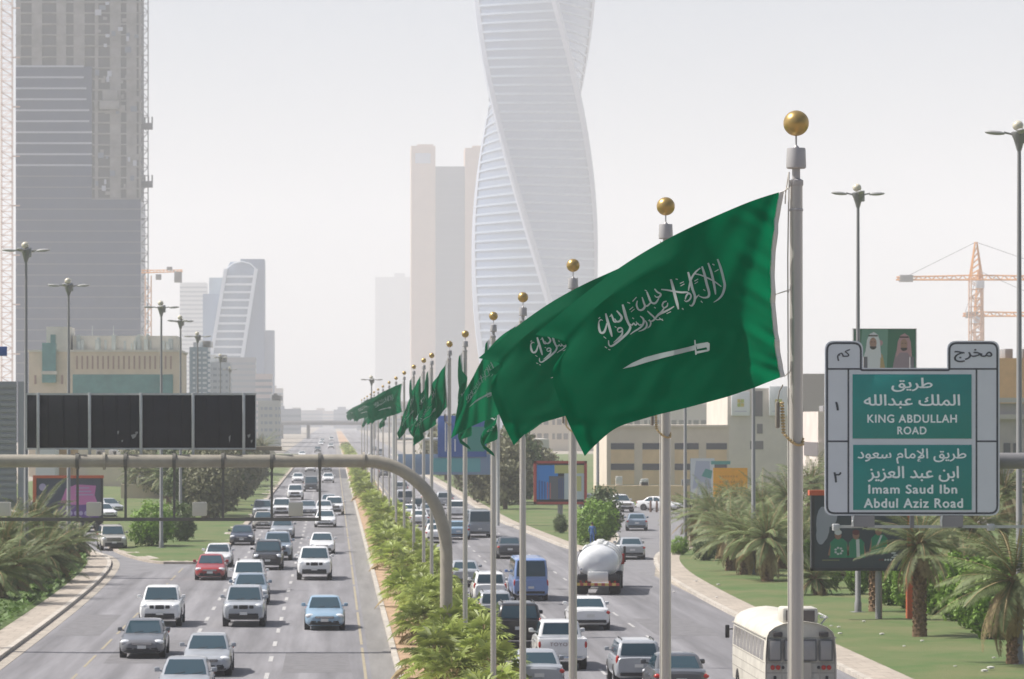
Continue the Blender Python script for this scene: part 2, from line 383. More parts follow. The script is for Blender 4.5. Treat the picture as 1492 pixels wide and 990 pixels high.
# ------------------------------------------------------------------ haze
hz = MB().box(-4500, 4500, -160, 9500, -1.2, 575)
mh = bpy.data.materials.new('haze_air'); mh.use_nodes = True; n = mh.node_tree
n.nodes.remove(n.nodes['Principled BSDF'])
pv = n.nodes.new('ShaderNodeVolumePrincipled'); pv.inputs['Color'].default_value = (.950, .965, .992, 1)
pv.inputs['Density'].default_value = HAZE_DENSITY; pv.inputs['Anisotropy'].default_value = 0.0
n.links.new(pv.outputs[0], n.nodes['Material Output'].inputs['Volume'])
haze = hz.build('haze', mh); haze['kind'] = 'stuff'

# ================================================================== towers
M_glassd = mat('tower_glass_dark', (.034, .055, .120), .3, noise=.12, nscale=.08, spec=.6)
M_strip = mat('floor_edge_metal', (.40, .43, .50), .5)
M_conc = mat('raw_concrete', (.245, .245, .25), .9, noise=.25, nscale=.15)
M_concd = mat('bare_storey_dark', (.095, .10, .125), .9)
def X(px, d): return (px - HX) * d / F
def Z(py, d): return CH - (py - HY) * d / F

def construction_tower():
    d = 1350; t = thing('unfinished_tower', 'unfinished dark glass tower with bare concrete storeys above the glass', 'tower', (X(113, d), d, 0))
    ox = t.location.x
    x = lambda p: X(p, d) - ox
    z = lambda p: Z(p, d)
    top = 214; fp = 16 * d / F
    g = MB(); g.box(x(23), x(205), 0, 34, 0, z(291), 0)
    g.build('glass_wall', M_glassd, t)
    g = MB(); g.box(x(23), x(134), .02, 33.9, z(291), z(97)); g.build('glass_wall', M_glassd, t)
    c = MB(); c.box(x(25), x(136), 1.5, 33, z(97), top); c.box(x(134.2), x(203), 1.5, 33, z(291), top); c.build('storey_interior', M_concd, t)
    f = MB(); zz = z(97)
    cols = [(23, 30), (46, 61), (82, 96), (107, 123), (138, 143), (160, 176), (184, 199), (202, 205)]
    for a, b in cols:
        z0 = z(97) if b < 138 else z(291)
        f.box(x(a), x(b), .4, 2.5, z0, top)
    f.build('column_row', M_conc, t)
    s = MB(); k = 0; zz = z(291)
    while zz < top:
        a = 134.5 if zz < z(97) else 22.5
        s.box(x(a), x(206), .1, 3, zz - .28, zz + .28); zz += fp
    s.build('floor_slab', M_conc, t)
    s = MB(); s2 = MB(); zz = z(97); k = 0
    while zz > 20:
        e = 134 if zz > z(285) else 205
        e2 = 134 - 4 * max(0, 3 - k // 2) if e == 134 else e
        th = .36 if k < 10 else .16
        (s if k < 10 else s2).box(x(23), x(e2), -.35 if k < 10 else -.12, .3, zz - th, zz + th); zz -= fp; k += 1
    s.build('floor_edge', M_strip, t); s2.build('floor_joint', mat('floor_joint_dull', (.19, .185, .21), .5), t)
    rnd = random.Random(4)
    for i in range(46):                                  # odd cladding panels, tarps and site clutter
        px = rnd.uniform(136, 196); py = rnd.uniform(0, 285); 
        MB().box(x(px), x(px + rnd.uniform(3, 10)), -.2 - i * .004, .35, z(py), z(py) + rnd.uniform(1, 2.4)).build('loose_panel', rnd.choice([M_conc, M_strip, mat('site_tarp', (.16, .19, .25), .8)]), t)
    MB().bbox(x(146), x(174), -4, .0, z(160), z(148)).build('loading_platform', M_conc, t); MB().bbox(x(150), x(172), -3, .0, z(147), z(133)).build('loading_platform', M_conc, t)
    # outside lift mast with two landing platforms
    h = thing('construction_hoist', 'thin lattice hoist mast with two platforms up the side of the unfinished tower', 'hoist', (X(209, d), d + 6, 0))
    lattice_mast(0, top - 2, 1.5, 3.4, .14, 4).build('mast', mat('hoist_steel', (.10, .105, .13), .6), h)
    for py in (178, 263):
        q = MB(); q.box(-2.2, 3.3, -1.5, 1.5, z(py + 9), z(py)); 
        for xx in (-2., 0, 1.4, 2.9): q.box(xx, xx + .45, -1.4, 1.4, z(py), z(py - 9))
        q.build('landing_platform', mat('hoist_steel', (.1, .1, .13)), h)
    for py in range(20, 480, 60): MB().box(-1.2, 0, -.2, .2, z(py), z(py) + .35).build('wall_tie', mat('hoist_steel', (.1, .1, .13)), h)
def lattice_mast(z0, z1, wd, step, r, n=4):
    m = MB()
    for sx in (-wd, wd):
        for sy in (-wd, wd): m.tube([(sx, sy, z0), (sx, sy, z1)], r, n, sm=False)
    zz = z0; k = 0
    while zz + step <= z1:
        for sy in (-wd, wd):
            m.tube([(-wd if k % 2 else wd, sy, zz), (wd if k % 2 else -wd, sy, zz + step)], r * .7, 3, sm=False, cap=False)
            m.tube([(-wd, sy, zz), (wd, sy, zz)], r * .7, 3, sm=False, cap=False)
        zz += step; k += 1
    return m
construction_tower()
def jib(m, p0, p1, h, wd, r, step, mi=0):
    p0, p1 = Vector(p0), Vector(p1); L = (p1 - p0).length; t = (p1 - p0) / L; sd_ = t.cross(Vector((0, 0, 1))).normalized() * wd; up = Vector((0, 0, h))
    for q in (sd_, -sd_): m.tube([p0 + q, p1 + q], r, 4, mi, sm=False)
    m.tube([p0 + up, p1 + up * .6], r, 4, mi, sm=False)
    k = int(L / step)
    for i in range(k):
        a = p0 + t * (L * i / k); b = p0 + t * (L * (i + .5) / k); c = p0 + t * (L * (i + 1) / k)
        for q in (sd_, -sd_):
            m.tube([a + q, b + up * (1 - .4 * i / k)], r * .6, 3, mi, cap=False, sm=False); m.tube([b + up * (1 - .4 * i / k), c + q], r * .6, 3, mi, cap=False, sm=False)
    return m
M_crane = mat('crane_orange', (.62, .27, .06), .6); M_cw = mat('crane_ballast', (.30, .29, .28), .9); M_cab = mat('crane_cab', (.62, .62, .64), .5)
M_pinkmast = mat('mast_red_lead', (.58, .43, .36), .7)
def left_mast():
    d = 1330; t = thing('crane_mast', 'pale orange lattice crane mast standing left of the unfinished tower', 'crane', (X(10, d), d, 0))
    lattice_mast(0, 212, 2.1, 2.3, .15).build('mast', M_pinkmast, t)
    for py in range(-60, 560, 72): MB().box(2.1, 5.1, -.3, .3, Z(py, d) - .25, Z(py, d) + .25).build('wall_tie', M_pinkmast, t)
left_mast()
def tower_crane(label, d, pxm, py_j, pxl, pxr, py_top, py_base, cab_right, counter_left, wd=1.6):
    t = thing('tower_crane', label, 'crane', (X(pxm, d), d, 0)); x = lambda p: X(p, d) - t.location.x; z = lambda p: Z(p, d)
    r = .00004 * d * 5 + .02
    lattice_mast(0, z(py_j), wd, 3.2, r).build('mast', mat('crane_mast_buff', (.62, .40, .27), .7), t)
    k = MB()
    for a, b in ((-wd, -.3), (wd, -.3), (-wd, .3), (wd, .3)): k.tube([(a, b * wd * 3, z(py_j)), (a * .15, b * .4, z(py_top))], r, 4, sm=False)
    zz = z(py_j); hh = z(py_top) - zz; i = 0
    while i < 6:
        s0, s1 = 1 - i / 7, 1 - (i + 1) / 7
        for b in (-1, 1): k.tube([(-wd * s0, b * wd * s0, zz + hh * i / 7), (wd * s1, b * wd * s1, zz + hh * (i + 1) / 7)], r * .7, 3, sm=False, cap=False)
        i += 1
    k.build('tower_head', M_crane, t)
    jib(MB(), (0, 0, z(py_j)), (x(pxl), 0, z(py_j)), 1.7, .8, r, 3).build('counter_jib' if counter_left else 'jib', M_crane, t)
    jib(MB(), (0, 0, z(py_j)), (x(pxr), 0, z(py_j)), 1.7, .8, r, 3).build('jib' if counter_left else 'counter_jib', M_crane, t)
    cwx = x(pxl) if counter_left else x(pxr); s = 1 if counter_left else -1
    c = MB(); c.bbox(min(cwx + s * 1.2, cwx + s * 6), max(cwx + s * 1.2, cwx + s * 6), -1.4, 1.4, z(py_j) - .8, z(py_j) + 1.8); c.build('counterweight', M_cw, t)
    c = MB(); c.bbox(-.4 if cab_right else -2.6, 2.6 if cab_right else .4, -3, -1.2, z(py_j) - 3.2, z(py_j) - .4); c.build('operator_cab', M_cab, t)
    p = MB()
    for xe in (x(pxl) * .86, x(pxr) * .8): p.tube([(0, 0, z(py_top)), (xe, 0, z(py_j) + 1.4)], .09, 4, sm=False)
    p.build('pendant_line', mat('steel_cable', (.15, .15, .16), .6), t)
tower_crane('orange tower crane with a tall mast and ballast above the portrait billboard', 1280, 1422, 408, 1306, 1600, 353, 500, True, True, 2.2)
tower_crane('lower orange crane whose jib crosses behind the grey lamp post', 1400, 1426, 461, 1403, 1600, 395, 500, False, True, 1.7)
def short_crane():
    d = 1280; t = thing('tower_crane', 'short orange crane arm with hanging grey ballast beside the hoist mast', 'crane', (X(216, d), d, 0)); x = lambda p: X(p, d) - t.location.x; z = lambda p: Z(p, d)
    lattice_mast(0, z(402), 1.1, 3.2, .18).build('mast', mat('crane_mast_buff', (.62, .4, .27)), t)
    jib(MB(), (x(206), 0, z(398)), (x(266), 0, z(396)), 1.0, .7, .16, 2.4).build('counter_jib', M_crane, t)
    for a, b, c0, c1 in ((227, 235, 400, 408), (254, 265, 396, 412)):
        MB().bbox(x(a), x(b), -.9, .9, z(c1), z(c0), .1).build('counterweight', M_cw, t)
    MB().bbox(x(243), x(251), -.6, .6, z(394), z(389), .1).build('winch', M_cw, t)
short_crane()

def twisted_tower():
    d = 2900; s = d / F; t = thing('twisted_tower', 'pale silver tower that twists like a corkscrew, rising out of the top of the photo', 'tower', (X(782, d), d + 30, 0))
    Rr = 90 * s; top = 560; fp = 13.2 * s  # unseen upper storeys added so the haze reaches higher and evens the sky
    def ring(z, k, y=0):
        py = HY - (z - CH) / s; ang = R(45 + (py - 155) * 45 / 232)     # angle of one corner from the camera side towards the right
        out = []
        for c in range(4):
            a = ang + c * math.pi / 2
            for j in range(6):
                # rounded-corner square: walk from corner c to corner c+1
                t0 = j / 6; a0 = Vector((math.sin(a), -math.cos(a))); a1 = Vector((math.sin(a + math.pi / 2), -math.cos(a + math.pi / 2)))
                p = a0.lerp(a1, t0); q = p.normalized(); bow = 1 + .035 * math.sin(math.pi * t0)
                out.append((p.x * Rr * k * bow, p.y * Rr * k * bow, z))
        return out
    rows = []; z = 0
    while z < top: rows.append(ring(z, 1)); z += fp / 2
    MB().loft(rows, sm=False).build('glass_wall', mat('silver_glass', (.125, .185, .30), .25, metal=.2, noise=.06, nscale=.05), t)
    fins = MB(); z = fp
    while z < top - 2:
        fins.loft([ring(z - 1.05, 1.004), ring(z - 1.05, 1.030), ring(z + .8, 1.024), ring(z + .8, 1.004)], sm=False, cap=False); z += fp
    fins.build('sunshade_fin', mat('white_fin', (.25, .31, .40), .35, metal=.1), t)
    for c in range(4):
        b = MB(); rg = []; z = 0
        while z < top:
            p = ring(z, 1.028); q = p[c * 6]; a = math.atan2(q[1], q[0]); u = Vector((-math.sin(a), math.cos(a)))
            e0 = Vector(p[(c * 6 + 1) % 24][:2]); e1 = Vector(p[(c * 6 - 1) % 24][:2]); q2 = Vector(q[:2])
            d0 = (e0 - q2).normalized() * 4.4; d1 = (e1 - q2).normalized() * 4.4; o = q2.normalized() * 1.1
            rg.append([(*(q2 + d1), z), (*(q2 + d1 * .3 + o), z), (*(q2 + d0 * .3 + o), z), (*(q2 + d0), z), (*(q2 * .97), z)]); z += fp
        b.loft(rg); b.build('corner_band', mat('pale_band', (.33, .36, .44), .4), t)
twisted_tower()
def slab_tower():
    d = 3400; t = thing('office_tower', 'twin beige stone pylons holding a blue-grey glass slab beside the twisted tower', 'tower', (X(655, d), d + 60, 0)); x = lambda p: X(p, d) - t.location.x; z = lambda p: Z(p, d)
    M_b = mat('beige_stone', (.47, .33, .25), .8, noise=.08, nscale=.05)
    for a, b, c in ((601, 637, 206), (681, 716, 209)):
        m = MB(); m.box(x(a), x(b), -2, 34, 0, z(c)); m.build('stone_pylon', M_b, t)
    q = MB(); q.bbox(x(607), x(630), -2.4, 1, z(232), z(217), .2); q.build('roof_plant', mat('vent_louvre', (.35, .38, .48), .6), t)
    for a, b, c in ((610, 634, 203), (692, 706, 205)): MB().box(x(a), x(b), 4, 12, z(210), z(c)).build('roof_parapet', M_b, t)
    m = MB(); m.box(x(637), x(681), 3, 30, 0, z(236)); m.build('glass_slab', mat('blue_grey_glass', (.02, .035, .085), .3), t)
    k = MB()
    for py in range(245, 600, 12): k.box(x(637.2), x(680.8), 2.7, 3.2, z(py) - .25, z(py) + .25)
    k.build('floor_edge', mat('slab_edge', (.05, .07, .12), .4), t)
slab_tower()
def plain_tower(label, d, a, b, top, m, depth=30, extra=(), bands=0, mb2=None, name='tower_block'):
    t = thing(name, label, 'building', (X((a + b) / 2, d), d, 0)); x = lambda p: X(p, d) - t.location.x; z = lambda p: Z(p, d)
    w_ = MB(); w_.box(x(a), x(b), 0, depth, 0, z(top))
    for (p, q, r_) in extra: w_.box(x(p), x(q), depth * .15, depth * .8, z(top) - .5, z(r_))
    w_.build('wall', m, t)
    if bands:
        k = MB(); q = MB(); zz = z(top) - bands; W_ = x(b) - x(a)
        while zz > 2:
            k.box(x(a) - .06, x(b) + .06, -.12, depth * .7, zz - bands * .30, zz + bands * .10)
            if d < 1200:
                i = 0; st = max(1.6, W_ / 14)
                while i * st < W_: q.box(x(a) + i * st, x(a) + i * st + st * (.30 if i % 3 else .6), -.22, .1, zz - bands * .32, zz + bands * .12); i += 1
            zz -= bands
        k.build('window_band', mb2, t)
        if q.v: q.build('pier_grid', m, t)
    if d < 1300:
        rn = random.Random(int(a * 7 + d))
        for i in range(4):
            u = rn.uniform(.05, .85); s_ = d / 500
            MB().bbox(x(a) + (x(b) - x(a)) * u, x(a) + (x(b) - x(a)) * u + rn.uniform(.6, 1.6) * s_, depth * .2, depth * .4, z(top), z(top) + rn.uniform(.5, 1.5) * s_, .05).build('roof_unit', rn.choice([mat('roof_unit_grey', (.40, .40, .40), .7), mat('roof_unit_white', (.62, .62, .60), .7), M_conc]), t)
    return t
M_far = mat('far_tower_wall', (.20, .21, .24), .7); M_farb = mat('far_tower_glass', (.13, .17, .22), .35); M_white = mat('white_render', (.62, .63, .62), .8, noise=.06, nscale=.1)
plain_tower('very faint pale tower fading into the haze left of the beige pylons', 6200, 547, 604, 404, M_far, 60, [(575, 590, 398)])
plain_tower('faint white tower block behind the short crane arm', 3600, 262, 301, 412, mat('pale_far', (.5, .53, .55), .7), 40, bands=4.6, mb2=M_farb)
def lattice_tower():
    d = 2150; t = thing('glass_tower', 'blue glass tower with a leaning white ladder frame across its curved front', 'tower', (X(345, d), d, 0)); x = lambda p: X(p, d) - t.location.x; z = lambda p: Z(p, d)
    M_bl = mat('blue_tower_glass', (.22, .29, .40), .3); M_wf = mat('white_frame', (.68, .74, .82), .5)
    m = MB(); m.box(x(350), x(385), 6, 40, 0, z(377)); m.build('rear_block', mat('slate_blue_wall', (.15, .21, .32), .5), t)
    m = MB(); m.box(x(384.6), x(399), 10, 38, 0, z(481)); m.build('rear_wing', mat('slate_blue_wall2', (.22, .27, .36), .5), t)
    m = MB(); m.box(x(295), x(326), 6, 36, 0, z(428)); m.build('side_block', M_bl, t)
    m = MB(); m.box(x(304), x(324), 8, 34, z(428.5), z(404)); m.build('upper_block', mat('pale_glass', (.34, .42, .50), .3), t)
    # leaning glazed front: a slanted slab between two raking white rails, curved top
    L0, R0, L1, R1 = 306.5, 352, 329, 373; b0, t0 = 526, 398
    rows = []
    for i in range(17):
        u = i / 16; py = b0 + (t0 - b0) * u; a = L0 + (L1 - L0) * u; c = R0 + (R1 - R0) * u
        rows.append([(x(a), 2, z(py)), (x((a + c) / 2), 0, z(py)), (x(c), 2, z(py)), (x(c), 7, z(py)), (x(a), 7, z(py))])
    for u, py in ((.25, 391), (.5, 386), (.8, 381.5)):
        rows.append([(x(329 + 8 * u), 2 + u, z(py)), (x(352), u, z(py)), (x(373 - 18 * u), 2 + u, z(py)), (x(373 - 18 * u), 7, z(py)), (x(329 + 8 * u), 7, z(py))])
    MB().loft(rows, sm=False).build('glazed_front', M_bl, t)
    for (p, q) in ((L0, L1), (R0, R1)):
        MB().loft([[(x(p) - 1.1, -1, z(b0)), (x(p) + 1.1, -1, z(b0)), (x(p) + 1.1, 7.5, z(b0)), (x(p) - 1.1, 7.5, z(b0))],
                   [(x(q) - 1.1, -1, z(t0 - 6)), (x(q) + 1.1, -1, z(t0 - 6)), (x(q) + 1.1, 7.5, z(t0 - 6)), (x(q) - 1.1, 7.5, z(t0 - 6))]], sm=False).build('raking_rail', M_wf, t)
    for k in range(11):
        u = .07 + k * .089; py = b0 + (t0 - b0) * u; a = L0 + (L1 - L0) * u; c = R0 + (R1 - R0) * u
        MB().add([(x(a) + 1, -.2, z(py) - .7), (x(c) - 1, -.2, z(py) - .7), (x(c) - 1, -.2, z(py) + .7), (x(a) + 1, -.2, z(py) + .7), (x(a) + 1, 3, z(py) - .7), (x(c) - 1, 3, z(py) - .7), (x(c) - 1, 3, z(py) + .7), (x(a) + 1, 3, z(py) + .7)],
                 [(0, 1, 2, 3), (4, 7, 6, 5), (0, 4, 5, 1), (3, 2, 6, 7), (0, 3, 7, 4), (1, 5, 6, 2)]).build('cross_bar', M_wf, t)
    MB().tube([(x(331), 1, z(391)), (x(340), 1, z(384)), (x(352), 1, z(381)), (x(364), 1, z(384)), (x(373), 1, z(392))], .5, 6).build('arched_crown', M_wf, t)
lattice_tower()

# ------------------------------------------------------------------ mid-distance buildings, left
M_cream = mat('cream_stone', (.64, .54, .42), .85, noise=.1, nscale=.3); M_teal = mat('teal_glass', (.10, .25, .25), .25, noise=.2, nscale=.4)
M_cream2 = mat('pale_cream', (.60, .57, .50), .85, noise=.1, nscale=.3); M_slot = mat('facade_slot', (.38, .25, .22), .8)
def cream_building():
    d = 560; t = thing('office_building', 'low cream office building with teal glass band and white rooftop plant', 'building', (X(150, d), d, 0)); x = lambda p: X(p, d) - t.location.x; z = lambda p: Z(p, d)
    m = MB(); m.box(x(42), x(262), 0, 26, 0, z(512)); m.build('wall', M_cream, t)
    m = MB(); m.box(x(40), x(264), -.25, 26.2, z(513), z(510)); m.build('cornice', M_cream2, t)
    m = MB(); m.box(x(66), x(101), 2, 12, z(510.5), z(476)); m.build('stair_tower', M_cream2, t)
    m = MB(); m.box(x(104), x(257), 3, 20, z(510.5), z(489)); m.build('roof_screen', M_cream2, t)
    rr = random.Random(3)
    m = MB()
    for i in range(30):
        p = rr.uniform(105, 250); m.box(x(p), x(p + rr.uniform(2, 6)), 2.2 + rr.random(), 3.5 + rr.random() * 8, z(510), z(489 - rr.uniform(-12, 3)))
    for p in (131, 162): m.tube([(x(p), 6, z(489)), (x(p), 6, z(474))], .05, 5)
    m.build('rooftop_plant', mat('roof_plant_grey', (.46, .50, .48), .7), t)
    m = MB(); m.box(x(106), x(252), -.12, .4, z(574), z(546)); m.build('glass_band', M_teal, t)
    m = MB(); m.box(x(62), x(82), -.9, 1.2, z(558), z(500)); m.box(x(74), x(81), -.6, 1.2, z(500), z(488)); m.build('glass_oriel', M_teal, t)
    m = MB(); m.box(x(60.5), x(83.5), -1.1, .8, z(546), z(541)); m.build('oriel_band', M_cream2, t)
    for i in range(19):
        p = 111 + i * 7.6; MB().box(x(p), x(p + 2.2), -.1, .3, z(538), z(519)).build('slot_window', M_slot, t)
    for p in (50, 89): MB().box(x(p), x(p + 3), -.1, .3, z(560), z(547)).build('slot_window', M_slot, t)
cream_building()
t = plain_tower('small glassy office block with a stepped grid right of the cream building', 950, 276, 303, 506, mat('steel_glass', (.09, .16, .21), .3), 20, bands=1.4, mb2=mat('grid_white', (.42, .46, .48), .6))
plain_tower('grey block low beside the glassy office behind the black sign', 1000, 300, 335, 528, mat('grey_far', (.30, .34, .37), .7), 20, bands=1.8, mb2=M_farb)
plain_tower('hazy grey block under the ladder-framed tower', 1800, 330, 372, 521, M_far, 25, bands=3, mb2=M_farb)
plain_tower('hazy pink-grey block right of the ladder-framed tower', 1650, 372, 396, 545, mat('pinkish', (.42, .36, .36), .8), 25, bands=3, mb2=M_farb)
plain_tower('far low block under the black sign near the road', 1150, 376, 408, 584, mat('greenish_far', (.30, .32, .30), .8), 25, bands=2.4, mb2=M_farb)
plain_tower('white low wall block behind the purple billboard', 380, 52, 80, 650, M_white, 8)
plain_tower('ochre block between the purple billboard and the white wall', 386, 79, 106, 655, mat('ochre_wall', (.52, .33, .17), .9), 8)
plain_tower('long tan boundary wall behind the round bush', 400, 176, 300, 706, M_warm if 'M_warm' in globals() else M_cream, 1, name='boundary_wall')
plain_tower('beige two-storey house behind the side road', 470, 128, 190, 668, M_cream, 14, bands=2.6, mb2=mat('house_window', (.20, .19, .18), .5))
plain_tower('grey shop block with dark windows behind the round bush', 520, 186, 262, 655, mat('grey_shop', (.36, .34, .34), .9), 14, bands=3.0, mb2=mat('shop_teal', (.09, .17, .19), .4))
plain_tower('pale house past the red-edged billboard', 640, 255, 345, 648, mat('pale_house', (.46, .42, .38), .9), 14, bands=3.0, mb2=M_farb)
rr = random.Random(11)
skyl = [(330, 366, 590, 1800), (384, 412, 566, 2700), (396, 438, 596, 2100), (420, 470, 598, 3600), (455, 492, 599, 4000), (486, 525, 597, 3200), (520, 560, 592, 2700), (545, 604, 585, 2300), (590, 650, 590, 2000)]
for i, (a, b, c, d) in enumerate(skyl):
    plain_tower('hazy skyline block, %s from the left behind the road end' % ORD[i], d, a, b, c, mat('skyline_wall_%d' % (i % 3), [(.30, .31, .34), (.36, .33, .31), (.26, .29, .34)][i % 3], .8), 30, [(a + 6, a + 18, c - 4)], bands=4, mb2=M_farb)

# overpass crossing far down the road
t = thing('overpass', 'long concrete road bridge crossing the hazy far end of the road', 'bridge', (0, 1600, 0))
MB().box(-40, 40, 0, 14, 6.4, 7.6).build('deck', M_conc, t); 
MB().box(-40, 40, -.2, .1, 7.6, 8.5).build('parapet', mat('bridge_parapet', (.42, .42, .43), .8), t)
for xx in (-24, -11.5, 19.5, 32): MB().lathe([(.8, 0), (.8, 6.4)], (xx, 7, 0), n=10).build('pier', M_conc, t)
# ------------------------------------------------------------------ mid-distance buildings, right
M_stone = mat('right_stone', (.64, .56, .47), .9, noise=.08, nscale=.3); M_warm = mat('warm_infill', (.70, .53, .34), .9, noise=.1, nscale=.4); M_win = mat('dark_window', (.09, .09, .11), .3)
def school_block():
    d = 392; t = thing('flat_roofed_building', 'long beige two-storey building with rows of wide dark windows behind the second flagpole', 'building', (X(975, d), d, 0)); x = lambda p: X(p, d) - t.location.x; z = lambda p: Z(p, d)
    m = MB(); m.box(x(884), x(1062), 0, 20, 0, z(622)); m.build('wall', M_stone, t)
    m = MB(); m.box(x(882), x(1064), -.2, 20, z(623), z(619.5)); m.build('parapet', M_stone, t)
    for a, b in ((890, 924), (936, 966), (983, 1018), (1029, 1059)):
        for c, e, mm, nm in ((646, 655, M_win, 'window'), (676, 685, M_win, 'window')): MB().box(x(a), x(b), -.06, .3, z(e), z(c)).build(nm, mm, t)
        for c, e in ((655.4, 675.6), (685.4, 706)): MB().box(x(a), x(b), -.03, .25, z(e), z(c)).build('infill_panel', M_warm, t)
school_block()
plain_tower('tan boundary wall in front of the long beige building', 384, 866, 1062, 708, M_warm, 1, name='boundary_wall')
def logo_block():
    d = 430; t = thing('office_building', 'big pale stone block hung with two white square banners', 'building', (X(1130, d), d, 0)); x = lambda p: X(p, d) - t.location.x; z = lambda p: Z(p, d)
    m = MB(); m.box(x(1060), x(1235), 0, 24, 0, z(566)); m.build('wall', mat('pale_stone', (.66, .59, .53), .9, noise=.08, nscale=.3), t)
    m = MB(); m.box(x(1160), x(1205), -1.2, 6, z(604), z(545)); m.build('upper_bay', mat('mauve_stone', (.50, .43, .41), .9), t)
    for (a, b, c, e) in ((1098, 1111, 570, 607), (1093, 1112, 643, 655), (1160, 1205, 622, 640), (1103, 1111, 618, 632)): MB().box(x(a), x(b), -.07 if a < 1150 else -.1, .3, z(e), z(c)).build('window', mat('dim_window', (.17, .15, .16), .4), t)
    for a, b in ((1065, 1092), (1120, 1147)):
        s = MB().bbox(x(a), x(b), -.5, -.2, z(606), z(571 if a < 1100 else 563), .05).build('banner', mat('banner_white', (.78, .78, .80), .6), None)
        s.location = t.location; tag(s, 'white emblem banner on the pale stone block, ' + ('nearer the long beige building' if a < 1100 else 'nearer the first flagpole'), 'banner', 'white banners on the stone block')
        k = MB(); cx = (x(a) + x(b)) / 2; 
        for i in range(2):
            for j in range(2): k.bbox(cx - .42 + i * .44, cx - .02 + i * .44, -.56, -.5, z(593) + j * .5, z(593) + j * .5 + .45, .05, (i + j) % 2)
        k.build('emblem', [mat('emblem_lime', (.45, .50, .12), .6), mat('emblem_gold', (.62, .50, .14), .6)], s)
        k = MB(); k.box(cx - .75, cx + .75, -.52, -.5, z(600) - .02, z(600) + .08); k.build('caption_line', mat('faint_lilac', (.55, .52, .62), .7), s)
logo_block()
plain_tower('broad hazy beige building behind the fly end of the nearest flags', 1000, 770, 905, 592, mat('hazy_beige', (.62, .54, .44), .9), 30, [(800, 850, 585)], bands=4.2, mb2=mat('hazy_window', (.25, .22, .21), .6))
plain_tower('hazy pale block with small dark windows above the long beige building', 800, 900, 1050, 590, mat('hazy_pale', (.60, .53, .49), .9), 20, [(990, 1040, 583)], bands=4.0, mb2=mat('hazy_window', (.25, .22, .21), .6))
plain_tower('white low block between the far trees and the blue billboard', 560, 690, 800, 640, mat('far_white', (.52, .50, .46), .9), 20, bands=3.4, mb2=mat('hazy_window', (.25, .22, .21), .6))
plain_tower('orange rendered house peeping over the exit sign edge', 330, 1452, 1560, 522, mat('orange_render', (.72, .44, .22), .9, noise=.1, nscale=.5), 14, bands=0, name='apartment_house')
def grey_house():
    d = 300; t = thing('apartment_house', 'grey stone house with long ledges right of the exit sign', 'building', (X(1500, d), d, 0)); x = lambda p: X(p, d) - t.location.x; z = lambda p: Z(p, d)
    MB().box(x(1440), x(1600), 0, 14, 0, z(588)).build('wall', mat('grey_stone', (.42, .38, .37), .9, noise=.1, nscale=.5), t)
    for c in (580, 604): MB().box(x(1438), x(1600), -.5, .4, z(c + 7), z(c)).build('ledge', mat('ledge_stone', (.50, .46, .43), .9), t)
    for a, b, c, e in ((1481, 1487, 612, 636), (1462, 1472, 646, 668), (1476, 1484, 646, 668), (1448, 1454, 612, 636)): MB().box(x(a), x(b), -.06, .3, z(e), z(c)).build('window', M_win, t)
    MB().box(x(1455), x(1600), -3, -2.6, 0, z(700)).build('garden_wall', M_warm, t)
grey_house()
plain_tower('stone block behind the palms right of the nearest flagpole', 340, 1192, 1300, 600, mat('mauve_stone2', (.66, .58, .53), .9, noise=.1, nscale=.4), 14, bands=3.4, mb2=mat('dim_window', (.17, .15, .16), .4))

# ================================================================== vehicles
M_car = mat('car_paint', (.5, .5, .5), .28, objcol=True, coat=.6, noise=.10, nscale=2.5)
M_cglass = mat('car_glass', (.028, .058, .076), .05, spec=.7)
M_trim = mat('black_plastic', (.022, .022, .024), .55)
M_tyre = mat('tyre_rubber', (.018, .018, .018), .85)
M_rim = mat('alloy_rim', (.38, .38, .40), .35, metal=.7)
M_lamp = mat('headlight_glass', (.72, .74, .76), .12, spec=.8)
M_red = mat('tail_light_red', (.42, .025, .018), .2)
M_amber = mat('amber_lens', (.60, .22, .03), .25)
M_plate = mat('number_plate', (.66, .66, .64), .5)
M_chrome = mat('chrome', (.62, .63, .65), .15, metal=1)
M_wht = mat('white_enamel', (.72, .72, .70), .4)

def rring(y0, y1, hw, z, r=.12, n=3):
    """Rounded rectangle ring in plan."""
    out = []
    for cx, cy, a0 in ((hw - r, y1 - r, 0), (-hw + r, y1 - r, 90), (-hw + r, y0 + r, 180), (hw - r, y0 + r, 270)):
        for k in range(n + 1):
            a = R(a0 + 90 * k / n); out.append((cx + r * math.cos(a), cy + r * math.sin(a), z))
    return out
def sect(y, hw, zb, zt, crown=.03, tuck=.9):
    pts = [(hw * .80, zb), (hw * .96, zb + .10), (hw, zb + (zt - zb) * .42), (hw * .985, zb + (zt - zb) * .72), (hw * .93, zt - .035), (hw * tuck * .93, zt + crown * .15), (hw * .45, zt + crown * .8)]
    return [(p, y, q) for p, q in pts] + [(0, y, zt + crown)] + [(-p, y, q) for p, q in pts[::-1]] + [(0, y, zb)]
def lerp_tab(tab, t):
    for (a, *va), (b, *vb) in zip(tab, tab[1:]):
        if t <= b: k = (t - a) / (b - a); return [p + (q - p) * k for p, q in zip(va, vb)]
    return tab[-1][1:]

